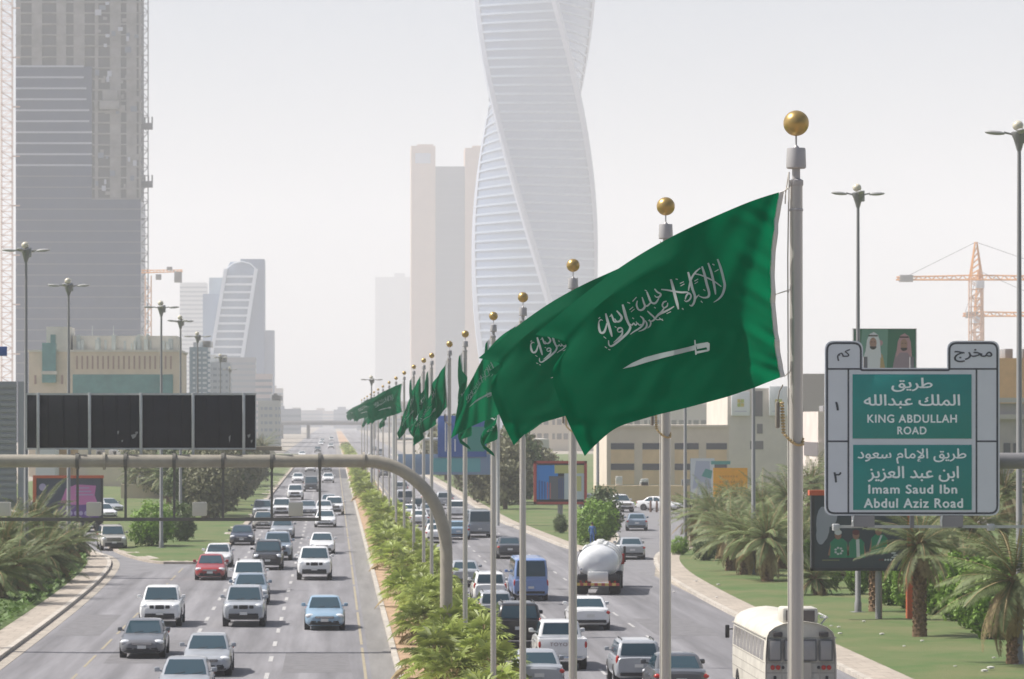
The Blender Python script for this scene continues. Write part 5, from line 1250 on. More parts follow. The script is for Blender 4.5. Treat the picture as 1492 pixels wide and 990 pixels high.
# ================================================================== exit sign on the right
M_face = mat('sign_face_grey', (.66, .68, .73), .45, noise=.03, nscale=1)
M_line = mat('sign_line_dark', (.045, .05, .065), .5)
M_green = mat('sign_green', (.0003, .235, .21), .4, noise=.05, nscale=2)
M_lett = mat('sign_lettering', (.86, .92, .92), .5)
def rpoly(pts, r, n=5):
    out = []; m = len(pts)
    for i in range(m):
        p0, p, p1 = Vector(pts[i - 1]), Vector(pts[i]), Vector(pts[(i + 1) % m]); rr_ = r[i] if isinstance(r, list) else r
        if rr_ <= 0: out.append(tuple(p)); continue
        a = p + (p0 - p).normalized() * rr_; b = p + (p1 - p).normalized() * rr_
        for k in range(n + 1): t = k / n; out.append(tuple((a * (1 - t) + p * t) * (1 - t) + (p * (1 - t) + b * t) * t))
    return out
def exit_sign():
    d = 110; k = d / F; t = thing('exit_sign', 'grey motorway exit sign with two green panels and distance tabs', 'road sign', (X(1329, d), d, 0)); ox = t.location.x
    zx = lambda a: X(1180 + a / 3.30, d) - ox
    zz = lambda b: Z(460 + b / 3.30, d)
    out = [(72, 962), (72, 122), (256, 122), (256, 252), (660, 252), (660, 122), (912, 122), (912, 962)]
    rad = [.28, .28, .28, .02, .02, .28, .28, .28]
    pl = rpoly([(zx(a), zz(b)) for a, b in out], rad)
    def plate(poly, y0, y1, nm, m):
        n_ = len(poly); mb = MB(); tri = geometry.tessellate_polygon([[Vector((p[0], p[1], 0)) for p in poly]])
        vs = [(p[0], y0, p[1]) for p in poly] + [(p[0], y1, p[1]) for p in poly]
        mb.add(vs, [tuple(f) for f in tri] + [tuple(i + n_ for i in f) for f in tri] + [(i, (i + 1) % n_, n_ + (i + 1) % n_, n_ + i) for i in range(n_)]); return mb.build(nm, m, t)
    plate(pl, 0, .06, 'board', M_face)
    # dark outline
    def ring(poly, wd, y, nm, m):
        n_ = len(poly); inn = []
        ar = sum(poly[i - 1][0] * poly[i][1] - poly[i][0] * poly[i - 1][1] for i in range(n_)); s = 1 if ar > 0 else -1
        for i in range(n_):
            a, b = Vector(poly[i - 1]), Vector(poly[(i + 1) % n_]); q = (b - a).normalized(); inn.append((poly[i][0] - q.y * wd * s, poly[i][1] + q.x * wd * s))
        mb = MB(); mb.add([(p[0], y, p[1]) for p in poly] + [(p[0], y, p[1]) for p in inn], [(i, (i + 1) % n_, n_ + (i + 1) % n_, n_ + i) for i in range(n_)]); return mb
    inset = rpoly([(zx(a), zz(b)) for a, b in [(78, 956), (78, 128), (250, 128), (250, 258), (666, 258), (666, 128), (906, 128), (906, 956)]], rad)
    b = ring(inset, .065, -.003, 'border', M_line)
    for (a0, a1, c0, c1) in ((78, 250, 253, 261), (666, 906, 253, 261), (181, 189, 258, 956), (797, 805, 258, 956), (78, 185, 601, 609), (801, 906, 601, 609)): b.box(zx(a0), zx(a1), -.006, .01, zz(c1), zz(c0))
    b.build('border_line', M_line, t)
    rows = [((205, 777, 283, 592), [('طريق', 490, 333, 195, 66, 1), ('الملك عبدالله', 490, 413, 460, 66, 1), ('KING ABDULLAH', 491, 496, 428, 38, 0), ('ROAD', 490, 553, 138, 36, 0)]),
            ((208, 778, 622, 935), [('طريق الإمام سعود', 490, 676, 520, 72, 1), ('ابن عبد العزيز', 497, 762, 435, 74, 1), ('Imam Saud Ibn', 494, 835, 424, 42, 0), ('Abdul Aziz Road', 497, 902, 474, 44, 0)])]
    for (a0, a1, c0, c1), tx in rows:
        p = MB(); p.bbox(zx(a0), zx(a1), -.022, .02, zz(c1), zz(c0), .008); p = p.build('green_panel', M_green, t)
        for s, cx, cy, w_, h_, ar in tx:
            letters(s, w_ / 3.30 * k, h_ / 3.30 * k, zx(cx), zz(cy), -.026, bool(ar), .020 if ar else .030).build('lettering', M_lett, p)
    for s, cx, cy, w_, h_, ar in (('كم', 162, 190, 62, 56, 1), ('مخرج', 785, 193, 182, 62, 1), ('١', 130, 436, 16, 40, 0), ('٢', 132, 778, 36, 48, 0)):
        letters(s, w_ / 3.30 * k, h_ / 3.30 * k, zx(cx), zz(cy), -.008, bool(ar), .016).build('lettering', M_line, t)
    for a in (1258, 1387): MB().box(X(a, d) - ox - .36, X(a, d) - ox + .36, .0, .12, Z(768, d), Z(751, d)).build('mounting_plate', mat('bracket_grey', (.26, .25, .26), .6), t)
    for a in (1243, 1372): MB().tube([(X(a, d) - ox, -.05, Z(752, d)), (X(a - 2, d) - ox, -.15, Z(760, d)), (X(a - 1, d) - ox, -.1, Z(767, d))], .03, 6).build('bracket', M_wht, t)
    g = thing('sign_gantry', 'grey cantilever sign arm reaching in from the right edge behind the exit sign', 'sign gantry', (X(1522, d), d + .45, 0)); o2 = g.location.x
    x = lambda p: X(p, d) - o2
    MB().tube([(x(1210), 0, Z(672, d)), (x(1522), 0, Z(672, d))], .26, 16).build('arm', mat('gantry_grey', (.20, .195, .20), .55), g)
    MB().tube([(0, 0, .1), (0, 0, Z(640, d))], .34, 16).build('mast', mat('gantry_grey', (.20, .195, .20), .55), g)
    MB().box(x(1214), x(1522), -.30, -.22, Z(770, d), Z(766, d)).build('service_rail', M_galv, g)
    for a in (1219, 1445): MB().bbox(x(a) - .1, x(a) + .12, -.36, -.1, Z(774, d), Z(764, d), .03).build('sign_lamp', M_galv, g)
    for a in (1262, 1330, 1400): MB().box(x(a) - .06, x(a) + .06, -.34, -.16, Z(770, d), Z(520, d)).build('upright', mat('gantry_grey', (.2, .195, .2)), g)
exit_sign()

# ================================================================== street lamps
M_lpole = mat('lamp_pole_grey', (.25, .25, .25), .5, metal=.3); M_lhead = mat('lamp_head', (.36, .36, .35), .45); M_dome = mat('lamp_dome', (.62, .58, .46), .2)
def lamp_parts(H):
    out = [('pole', MB().lathe([(.17, 0), (.17, .5), (.14, .55), (.07, H - .6)], n=14), M_lpole),
           ('base_plate', MB().bbox(-.3, .3, -.3, .3, 0, .06, .01), M_lpole),
           ('collar', MB().lathe([(.09, H - .9), (.13, H - .75), (.22, H - .45), (.30, H - .28), (.30, H - .2), (.12, H - .18)], n=16), M_lpole),
           ('dome', MB().ball((-.05, 0, H + .04), .21, (1, 1, .95), 16), M_dome)]
    for a in (0, 180, 75, 255):
        c, s = math.cos(R(a)), math.sin(R(a))
        out.append(('arm', MB().tube([(.15 * c, .15 * s, H - .32), (.6 * c, .6 * s, H - .22)], .04, 6), M_lpole))
        h = MB().ball((0, 0, 0), 1, (.42, .17, .085), 12); h.v = [(v[0] * c - v[1] * s + .95 * c, v[0] * s + v[1] * c + .95 * s, v[2] + H - .24 + .06 * v[0]) for v in h.v]
        out.append(('lamp_head', h, M_lhead))
    out.append(('control_box', MB().bbox(.08, .30, -.12, .12, H - .62, H - .1, .02), M_lhead))
    return [(n_, b.mesh(n_, m)) for n_, b, m in out]
LP = {}
def lamp(x, y, H, label, rz=0):
    if H not in LP: LP[H] = lamp_parts(H)
    t = thing('street_lamp', label, 'street lamp', (x, y, .15), R(rz), 'tall street lamps')
    for nm, me in LP[H]: o = bpy.data.objects.new(nm, me); COL.objects.link(o); o.parent = t
for i, (px, py, d) in enumerate(((38, 358, 192), (100, 408, 222), (235, 444, 247), (263, 470, 282), (288, 491, 335), (321, 524, 450), (335, 541, 560))):
    lab = ('left of the unfinished tower front', 'in front of the unfinished tower', 'on the left grassy island', 'right of the cream building', 'in front of the glassy office block', 'in front of the ladder-framed tower', 'smallest beside the ladder-framed tower')[i]
    H = {0: 19.0, 1: 18.2, 2: 17.6, 3: 17.6, 4: 17.6, 5: 17.6, 6: 17.6}[i]
    lamp(X(px, d), d, H, 'tall street lamp with ringed lamp heads ' + lab, [0, 5, 20, 40, 10, 60, 30][i])
for i, (x, d) in enumerate(((26.0, 130), (25.25, 165), (25.0, 204), (25.0, 243.5), (21.3, 276))):
    lamp(x, d, 20.4 if i < 2 else 19.6, 'tall street lamp ' + ('at the right edge behind the exit sign', 'with spread heads above the portrait billboard', 'whose pole passes behind the nearest flag, right one', 'whose pole passes behind the nearest flag, left one', 'on the island behind the blue billboard, head behind the flags')[i], [8, 12, 30, 15, 50][i])
lamp(4.4, 390, 14, 'grey lamp post standing in the median among the far flagpoles', 20)

# ================================================================== vegetation
M_palm = mat('palm_leaf', (.150, .185, .075), .6, noise=.3, nscale=1.2, trans=.2, rand=.2, spec=.35)
M_palmd = mat('palm_dry', (.33, .25, .13), .8, noise=.25, nscale=2, trans=.15)
M_fan = mat('fan_palm_leaf', (.285, .345, .085), .5, noise=.35, nscale=1.6, trans=.3, rand=.35, spec=.4)
M_bark = mat('palm_bark', (.20, .125, .070), .95, noise=.4, nscale=6, bump=1, bscale=14)
M_barkt = mat('tree_bark', (.14, .10, .07), .95, noise=.3, nscale=6)
M_leaf = mat('tree_leaf', (.11, .155, .055), .6, noise=.3, nscale=.9, trans=.25, rand=.15)
M_leafd = mat('dusty_leaf', (.185, .185, .105), .7, noise=.25, nscale=.7, trans=.2, rand=.12)
M_bush = mat('bush_leaf', (.18, .30, .045), .55, noise=.3, nscale=1.1, trans=.3, rand=.1)
def fast_mesh(name, V_, F_, mats, mi):
    me = bpy.data.meshes.new(name); V_ = np.asarray(V_, np.float32).reshape(-1, 3); F_ = np.asarray(F_, np.int32); k = F_.shape[1]
    me.vertices.add(len(V_)); me.vertices.foreach_set('co', V_.ravel()); me.loops.add(F_.size); me.loops.foreach_set('vertex_index', F_.ravel())
    me.polygons.add(len(F_)); me.polygons.foreach_set('loop_start', np.arange(0, F_.size, k, dtype=np.int32)); me.polygons.foreach_set('loop_total', np.full(len(F_), k, np.int32))
    for m in mats: me.materials.append(m)
    me.polygons.foreach_set('material_index', np.asarray(mi, np.int32)); me.update(calc_edges=True); me.validate(); return me
def date_crown(rng, n=42, L=3.0, leaf=.42, dry=8, z0=0.):
    """Feather fronds: an arching rib with two ranks of narrow leaflets."""
    V_, F_, MI = [], [], []
    for i in range(n + dry):
        isd = i >= n
        az = i * 2.39996 + rng.uniform(-.2, .2)
        el = R(rng.uniform(-55, -15)) if isd else R(78 - 95 * ((i + .5) / n) ** 1.05 + rng.uniform(-8, 8))
        Lf = L * rng.uniform(.75, 1.08) * (.8 if isd else 1); droop = rng.uniform(.4, 1.0)
        n_ = 20; pts = []; p = np.array([0, 0, z0]); e = el
        for k in range(n_ + 1):
            pts.append(p.copy()); e -= droop * (1.5 / n_) * (.4 + k / n_); p = p + np.array([math.cos(az) * math.cos(e), math.sin(az) * math.cos(e), math.sin(e)]) * Lf / n_
        side = np.array([-math.sin(az), math.cos(az), 0]); roll = rng.uniform(-.4, .4)
        for k in range(n_):
            t = pts[k + 1] - pts[k]; t /= np.linalg.norm(t); up = np.cross(side, t); s2 = side * math.cos(roll) + up * math.sin(roll); u2 = np.cross(s2, t)
            b = len(V_); w_ = .03 * (1 - k / n_) + .006; V_ += [pts[k] - s2 * w_, pts[k] + s2 * w_, pts[k + 1] + s2 * w_ * .9, pts[k + 1] - s2 * w_ * .9]; F_.append((b, b + 1, b + 2, b + 3)); MI.append(1)
            if k < 2: continue
            ll = leaf * math.sin(math.pi * min(1, (k / n_) * .80 + .16)) * rng.uniform(.85, 1.1)
            for s in (-1, 1):
                for h in (0, .33, .67):
                    base = pts[k] * (1 - h) + pts[k + 1] * h
                    dr = s2 * s * .72 + t * .62 + (-u2 if False else u2) * .28; dr /= np.linalg.norm(dr); dr = dr + np.array([0, 0, -.25 * rng.uniform(.3, 1.2)])
                    q = np.cross(dr, u2); q /= np.linalg.norm(q) + 1e-9; q = q * .017
                    b = len(V_); tip = base + dr * ll; mid = base + dr * ll * .5
                    V_ += [base, mid + q, tip, mid - q]; F_.append((b, b + 1, b + 2, b + 3)); MI.append(1 if isd else 0)
    return fast_mesh('crown', V_, F_, [M_palm, M_palmd], MI)
def fan_crown(rng, n=24, pet=.72, fan=.62, dry=3):
    V_, F_, MI = [], [], []
    for i in range(n + dry):
        isd = i >= n; az = i * 2.39996 + rng.uniform(-.3, .3); el = R(rng.uniform(-30, 0)) if isd else R(82 - 80 * ((i + .5) / n) + rng.uniform(-8, 8))
        d = np.array([math.cos(az) * math.cos(el), math.sin(az) * math.cos(el), math.sin(el)]); side = np.array([-math.sin(az), math.cos(az), 0]); up = np.cross(side, d)
        pl = pet * rng.uniform(.7, 1.2); hub = d * pl; b = len(V_); w_ = .018
        V_ += [side * -w_, side * w_, hub + side * w_, hub - side * w_]; F_.append((b, b + 1, b + 2, b + 3)); MI.append(1)
        dn = d * .8 + np.array([0, 0, -.35]); nb = 15; fl = fan * rng.uniform(.8, 1.2)
        for k in range(nb):
            a = R(-115 + 230 * k / (nb - 1)); dr = dn * math.cos(a) + side * math.sin(a) + up * (.18 * math.cos(a * 1.5)); dr /= np.linalg.norm(dr); dr *= 1 - .15 * abs(a)
            q = np.cross(dr, up + dn * .2); q /= np.linalg.norm(q) + 1e-9; w2 = fl * .075; mid = hub + dr * fl * .55; tip = hub + dr * fl + np.array([0, 0, -.22 * fl * rng.uniform(.6, 1.4)])
            b = len(V_); V_ += [hub, mid + q * w2, tip, mid - q * w2]; F_.append((b, b + 1, b + 2, b + 3)); MI.append(1 if isd else 0)
    return fast_mesh('crown', V_, F_, [M_fan, M_palmd], MI)
def leaf_crown(rng, blobs, n, size, flat=.6, m=None):
    """Leaf clumps spread through several overlapping ellipsoids."""
    V_ = []; wts = np.array([b[3] * b[4] * b[5] for b in blobs]) ** .75; wts /= wts.sum()
    for i in range(n):
        b = blobs[rng.choice(len(blobs), p=wts)]; q = rng.normal(size=3); q /= np.linalg.norm(q); r = rng.uniform(.45, 1.06) ** .6; 
        lump = 1 + .16 * math.sin(q[0] * 7 + b[0] * 3) * math.sin(q[2] * 6 + b[1]) + .1 * math.sin(q[1] * 11)
        c = np.array(b[:3]) + q * r * lump * np.array(b[3:6])
        a = rng.normal(size=3); a /= np.linalg.norm(a); nrm = q + rng.normal(size=3) * flat; bb = np.cross(a, nrm); bb /= np.linalg.norm(bb) + 1e-9; a = np.cross(nrm, bb); a /= np.linalg.norm(a) + 1e-9
        s = size * rng.uniform(.6, 1.3); V_ += [c - a * s, c + bb * s * .55, c + a * s, c - bb * s * .55]
    F_ = np.arange(len(V_)).reshape(-1, 4); return fast_mesh('crown', V_, F_, [m], np.zeros(len(F_)))
def palm_trunk(rng, H, r=.24, lean=0.):
    m = MB(); n_ = 14; 
    m.lathe([(r * (1.25 - .3 * min(1, i / 3)) * (1 + .05 * math.sin(i * 2.1)), H * i / n_) for i in range(n_ + 1)], n=14)
    for i in range(int(H * 34)):                    # leaf-base stubs spiralling up the trunk
        z = H * i / (H * 34); a = i * 2.39996; rr_ = r * 1.0
        c = Vector((math.cos(a) * rr_, math.sin(a) * rr_, z)); o = Vector((math.cos(a), math.sin(a), 0)); s = Vector((-math.sin(a), math.cos(a), 0)) * .075
        m.add([c - s, c + s, c + o * .075 + s * .6 + Vector((0, 0, .14)), c + o * .075 - s * .6 + Vector((0, 0, .14)), c + Vector((0, 0, .2)) + s * .5, c + Vector((0, 0, .2)) - s * .5], [(0, 1, 2, 3), (3, 2, 4, 5), (0, 3, 5), (1, 4, 2)])
    m.v = [(v[0] + lean * v[2], v[1], v[2]) for v in m.v]; return m.mesh('trunk', M_bark, fix=False)
RG = np.random.RandomState(3)
DC = [date_crown(np.random.RandomState(k), 44, 3.3, .50, 10) for k in (1, 2)] + [date_crown(np.random.RandomState(5), 34, 2.3, .40, 6)]
FC = [fan_crown(np.random.RandomState(k)) for k in (1, 2, 3)]
DT = {}
def date_palm(x, y, h, sc, label, group, var=0, lean=0., name='date_palm'):
    k = (round(h, 1), lean)
    if k not in DT: DT[k] = palm_trunk(RG, h, .26 if h > 2.5 else .30, lean)
    t = thing(name, label, 'palm', (x, y, .15), RG.uniform(0, 6.28), group)
    o = bpy.data.objects.new('trunk', DT[k]); COL.objects.link(o); o.parent = t
    c = bpy.data.objects.new('crown', DC[var]); COL.objects.link(c); c.parent = t; c.location = (lean * h, 0, h - .05); c.scale = (sc, sc, sc)
    return t
# left verge palms
for i, (px, pb, h, sc, v, lb) in enumerate(((-12, 884, 1.7, 1.05, 0, 'date palm cut by the left edge above the ground cover'), (26, 872, 1.5, 1.0, 1, 'date palm with drooping dry fronds nearest the left edge'), (66, 852, 1.6, 1.0, 0, 'bushy date palm above the bend of the left pavement'),
      (96, 830, 1.5, .95, 2, 'smaller date palm at the tip of the left ground cover'), (8, 860, 2.7, 1.05, 1, 'taller date palm in front of the ribbed sign post'), (48, 840, 3.1, 1.1, 0, 'upright green palm crown below the purple billboard corner'),
      (116, 814, 1.1, .85, 2, 'low grey palm beside the left side road'), (78, 818, 2.2, .9, 2, 'short palm in front of the purple billboard'), (-30, 850, 2.8, 1.05, 0, 'palm behind the ribbed sign at the left edge'), (38, 862, .6, .9, 2, 'low palm tucked under the dry-fronded palm'), (84, 842, .5, .85, 2, 'low palm beside the bend of the left pavement'))):
    x, y = G(px, pb); date_palm(x, y, h, sc, lb, 'date palms on the left verge', v)
# right verge palms
for i, (px, pb, h, sc, v, ln, lb) in enumerate(((1065, 836, 2.3, .95, 0, 0, 'grey-green palm with short trunk, first of three left of the nearest flagpole'), (1086, 843, 2.4, .95, 1, 0, 'short-trunked palm in the middle of the three left of the nearest flagpole'), (1118, 851, 2.5, 1.0, 0, .05, 'short-trunked palm just left of the nearest flagpole'),
      (1012, 800, 2.3, .9, 1, 0, 'palm by the exit road behind the second flagpole'), (1036, 806, 2.8, .95, 0, 0, 'palm in front of the orange hoarding'), (1195, 872, 1.0, .8, 2, -.25, 'leaning palm stump between the nearest flagpole and the football billboard'),
      (1275, 897, 3.2, .8, 2, 0, 'palm with thick trunk below the football billboard'), (1340, 934, 4.0, .86, 1, 0, 'tall rough-trunked palm right of the football billboard'), (1478, 975, 3.3, 1.15, 1, 0, 'big palm with long fronds at the right edge'),
      (1150, 812, 3.9, 1.0, 1, 0, 'taller palm crown behind the nearest flagpole'), (1182, 800, 4.6, 1.0, 0, 0, 'tall palm crown left of the exit sign'), (1110, 800, 3.2, .95, 0, 0, 'palm in the second rank left of the nearest flagpole'),
      (1420, 885, 4.0, 1.0, 1, 0, 'palm behind the hedge below the exit sign'), (1462, 850, 5.2, 1.0, 0, 0, 'palm behind the hedge beside the grey house'), (1392, 850, 4.2, 1.0, 1, 0, 'palm behind the hedge under the exit sign middle'), (1300, 850, 4.0, .95, 0, 0, 'palm behind the football billboard'),
      (1230, 845, 3.4, .95, 1, 0, 'palm seen through the gap under the exit sign corner'), (1075, 790, 2.9, .95, 1, 0, 'palm at the back of the group by the exit road'), (1050, 818, 2.3, .9, 0, 0, 'palm between the orange hoarding and the three short-trunked palms'), (1140, 834, 2.6, .95, 1, 0, 'palm just right of the nearest flagpole above the bus'), (1165, 846, 2.2, .9, 0, 0, 'palm between the nearest flagpole and the football billboard'), (1212, 838, 2.8, .9, 0, 0, 'palm behind the left half of the football billboard'), (1258, 862, 2.6, .85, 2, 0, 'palm under the football billboard beside its post'), (1318, 872, 2.4, .85, 2, 0, 'small palm behind the orange billboard post'), (1405, 905, 2.6, .9, 2, 0, 'small palm among the clipped shrubs'))):
    x, y = G(px, pb); date_palm(x, y, h, sc, lb, 'date palms on the right verge', v, ln)
for px, d, h, sc, lb in ((246, 372, 3.2, 1.1, 'date palm on the left island left of the grey billboard'), (330, 410, 3.6, 1.2, 'date palm standing above the dusty trees on the left island'), (298, 318, 2.6, 1.0, 'date palm in front of the grey billboard on the left island'), (205, 402, 3.0, 1.1, 'date palm by the tan wall behind the side road'), (380, 560, 4.5, 1.3, 'tall date palm far up the left island')):
    date_palm(X(px, d), d, h, sc, lb, 'date palms on the left island', 0 if d % 4 else 1)
# hedge shrubs clipped into columns along the right verge
RH = np.random.RandomState(9)
HC = [leaf_crown(np.random.RandomState(k), [(0, 0, 1.5, .75, .75, 1.25), (.15, .1, 2.2, .55, .6, .8), (-.1, 0, .9, .8, .75, .75)], 2600, .12, .7, M_bush) for k in (1, 2)]
for i, (px, pb, s) in enumerate(((1300, 888, .95), (1322, 893, 1.0), (1362, 902, 1.05), (1392, 912, 1.1), (1416, 922, 1.1), (1444, 938, 1.15), (1180, 850, .8), (1206, 862, .8), (1250, 872, .85), (1462, 922, 1.1), (1340, 880, 1.0))):
    x, y = G(px, pb); t = thing('hedge_shrub', 'bright green clipped shrub, %s from the left of the hedge behind the right palms' % ORD[[2, 3, 5, 6, 7, 9, 0, 1, 10, 8, 4][i] if False else i], 'shrub', (x, y, .1), i * 1.3, 'clipped hedge shrubs')
    o = bpy.data.objects.new('crown', HC[i % 2]); COL.objects.link(o); o.parent = t; o.scale = (s, s, s)
    MB().tube([(0, 0, 0), (.03, 0, .9)], [.07, .04], 6).build('stem', M_barkt, t)
# trees
TC = [leaf_crown(np.random.RandomState(21), [(0, 0, 3.6, 2.1, 2.0, 1.5), (1.2, .3, 3.0, 1.5, 1.4, 1.2), (-1.3, -.2, 3.1, 1.4, 1.4, 1.2), (.2, 0, 4.7, 1.3, 1.2, .9), (-.6, 0, 2.3, 1.3, 1.2, .8), (.7, 0, 1.5, 1.4, 1.3, 1.0), (-.9, .1, 1.2, 1.2, 1.2, .9)], 4600, .20, .8, M_leafd),
      leaf_crown(np.random.RandomState(22), [(0, 0, 4.0, 1.7, 1.7, 1.9), (.9, .2, 3.2, 1.3, 1.3, 1.3), (-.9, 0, 3.0, 1.4, 1.3, 1.2), (.2, .1, 5.4, 1.0, 1.0, .9), (0, 0, 1.6, 1.4, 1.3, 1.1)], 4400, .19, .8, M_leaf)]
TT = MB(); TT.tube([(0, 0, 0), (.05, 0, 1.2), (.1, 0, 2.2)], [.2, .15, .12], 8)
for a in range(5): TT.tube([(.08, 0, 1.9), (.9 * math.cos(a * 1.3), .8 * math.sin(a * 1.3), 3.1), (1.4 * math.cos(a * 1.3 + .2), 1.3 * math.sin(a * 1.3), 4.1)], [.10, .06, .02], 6)
TT = TT.mesh('trunk', M_barkt)
def tree(x, y, s, v, label, group):
    t = thing('broadleaf_tree', label, 'tree', (x, y, .1), x + y, group); t.scale = (s, s, s)
    for nm, me in (('trunk', TT), ('crown', TC[v])): o = bpy.data.objects.new(nm, me); COL.objects.link(o); o.parent = t
far_r = [(648, 428, 1.3, 0), (672, 405, 1.3, 1), (694, 380, 1.25, 0), (716, 372, 1.35, 0), (736, 352, 1.3, 0), (756, 372, 1.35, 1), (700, 450, 1.5, 1), (735, 430, 1.5, 0), (772, 395, 1.3, 0), (640, 520, 1.6, 0), (664, 560, 1.6, 1)]
for i, (px, d, s, v) in enumerate(far_r):
    x = X(px, d); x = max(x, 17.2); tree(x, d, s, v, '%s dusty tree on the right island, %s' % (('pale', 'dark')[v], ('rank %s from the near end' % ORD[sorted(range(len(far_r)), key=lambda k: far_r[k][1]).index(i)])), 'dusty trees on the right island')
far_l = [(292, 330, 1.25, 0), (318, 352, 1.2, 0), (340, 385, 1.2, 0), (360, 420, 1.2, 0), (376, 470, 1.2, 0), (240, 400, 1.4, 0), (262, 372, 1.4, 1), (210, 440, 1.3, 0), (350, 480, 1.4, 0), (325, 450, 1.4, 0), (300, 520, 1.5, 0), (304, 315, 1.1, 0), (330, 325, 1.0, 0), (368, 385, 1.1, 1), (285, 345, 1.2, 0), (272, 318, 1.0, 1)]
for i, (px, d, s, v) in enumerate(far_l):
    x = min(X(px, d), -11); tree(x, d, s, v, '%s dusty tree left of the oncoming road, rank %s from the near end' % (('pale', 'dark')[v], ORD[sorted(range(len(far_l)), key=lambda k: far_l[k][1]).index(i)]), 'dusty trees left of the road')
RB = leaf_crown(np.random.RandomState(31), [(0, 0, 1.75, 1.55, 1.5, 1.6), (.6, 0, 1.2, 1.1, 1.1, 1.0), (-.6, .1, 1.1, 1.1, 1.1, 1.0)], 4200, .13, .7, M_bush)
RB2 = leaf_crown(np.random.RandomState(32), [(0, 0, 2.0, 1.35, 1.3, 1.8), (.4, 0, 1.2, 1.1, 1.1, 1.1)], 4200, .13, .7, M_leaf)
for px, pb, s, me, lb in ((222, 800, 1.0, RB, 'round bright green bush at the foot of the island lamp post'), (868, 797, 1.02, RB, 'round green bush on the island tip beside the blue billboard'), (878, 785, 1.05, RB2, 'dark bush behind the round green bush on the right island'), (262, 793, .8, RB2, 'low dark bush right of the bright round bush'),
                          (816, 780, .42, RB2, 'small low bush under the blue billboard'), (1025, 822, .55, RB2, 'small dark shrub on the lawn beside the exit road'), (990, 812, .4, RB, 'small shrub at the lawn edge by the exit road')):
    x, y = G(px, pb); t = thing('round_bush', lb, 'bush', (x, y, .12)); t.scale = (s, s, s)
    o = bpy.data.objects.new('crown', me); COL.objects.link(o); o.parent = t; MB().tube([(0, 0, 0), (0, 0, 1)], [.1, .05], 6).build('stem', M_barkt, t)
# fan palms down the median
y = 100.; k = 0; RM = np.random.RandomState(12)
spots = []
while y < 1100:
    if RM.rand() < .12: y += 1.6
    spots.append((4.05 + RM.uniform(-.6, .6), y)); 
    if y < 330 and k % 2 == 0: spots.append((5.55 + RM.uniform(-.3, .3), y + 1.8))
    y += (2.7 if y < 170 else 3.6 if y < 260 else 5.5 if y < 480 else 9) * RM.uniform(.85, 1.15); k += 1
FCT = MB().lathe([(.16, 0), (.2, .1), (.17, .45), (.1, .6)], n=10)
for i in range(22):
    a = i * 2.4; z = .1 + i * .02; FCT.tube([(.15 * math.cos(a), .15 * math.sin(a), z), (.24 * math.cos(a), .24 * math.sin(a), z + .16)], [.035, .015], 4)
FCT = FCT.mesh('trunk', M_bark)
for i, (x, yy) in enumerate(spots):
    t = thing('fan_palm', 'low yellow-green fan palm in the median strip, one of the continuous row under the flagpoles', 'palm', (x, yy, .13), RM.uniform(0, 6.3), 'fan palms in the median')
    s = RM.uniform(.7, 1.3) * (1.0 if yy < 300 else 1.15); hh = RM.uniform(.1, .7)
    o = bpy.data.objects.new('trunk', FCT); COL.objects.link(o); o.parent = t; o.scale = (1, 1, .6 + hh)
    o = bpy.data.objects.new('crown', FC[i % 3]); COL.objects.link(o); o.parent = t; o.location = (0, 0, .25 + hh * .6); o.scale = (s, s, s)
# leafy ground cover on the left verge and short tufts on the lawns
def scatter(name, seed, n, line, d0, d1, y0, y1, size, m, z, up):
    rng = np.random.RandomState(seed); V_ = []
    ys = [p[1] for p in line]; xs = [p[0] for p in line]
    for i in range(n):
        y = rng.uniform(y0, y1); x = np.interp(y, ys, xs) + rng.uniform(d0, d1); h = size * rng.uniform(.5, 1.4)
        a = rng.uniform(0, 6.28); t = np.array([math.cos(a), math.sin(a), rng.uniform(.1, up)]); t /= np.linalg.norm(t); s = np.array([-math.sin(a), math.cos(a), 0]) * h * .35; c = np.array([x, y, z + rng.uniform(0, .12)])
        V_ += [c - s * .4, c + t * h * .5 + s, c + t * h, c + t * h * .5 - s]
    o = bpy.data.objects.new(name, fast_mesh(name, V_, np.arange(len(V_)).reshape(-1, 4), [m], np.zeros(n))); COL.objects.link(o); o['kind'] = 'stuff'
M_gc = mat('ground_cover_leaf', (.10, .175, .035), .6, noise=.4, nscale=.5, trans=.25)
scatter('ground_cover', 5, 16000, LV, -14, -1.6, 118, 240, .34, M_gc, .22, 1.2)
# stones and litter on the right lawn
RL = np.random.RandomState(4); lt = MB()
for i in range(16):
    t_ = RL.uniform(0, 1); px = 960 + 500 * t_; pb = 845 + 135 * t_ ** 1.1 + RL.uniform(-8, 22); x, yy = G(px, pb); s = RL.uniform(.04, .12)
    lt.ball((x, yy, .27), s, (1.4, 1, .5), 6)
o = lt.build('lawn_litter', mat('litter_white', (.62, .60, .56), .8), None); o['kind'] = 'stuff'

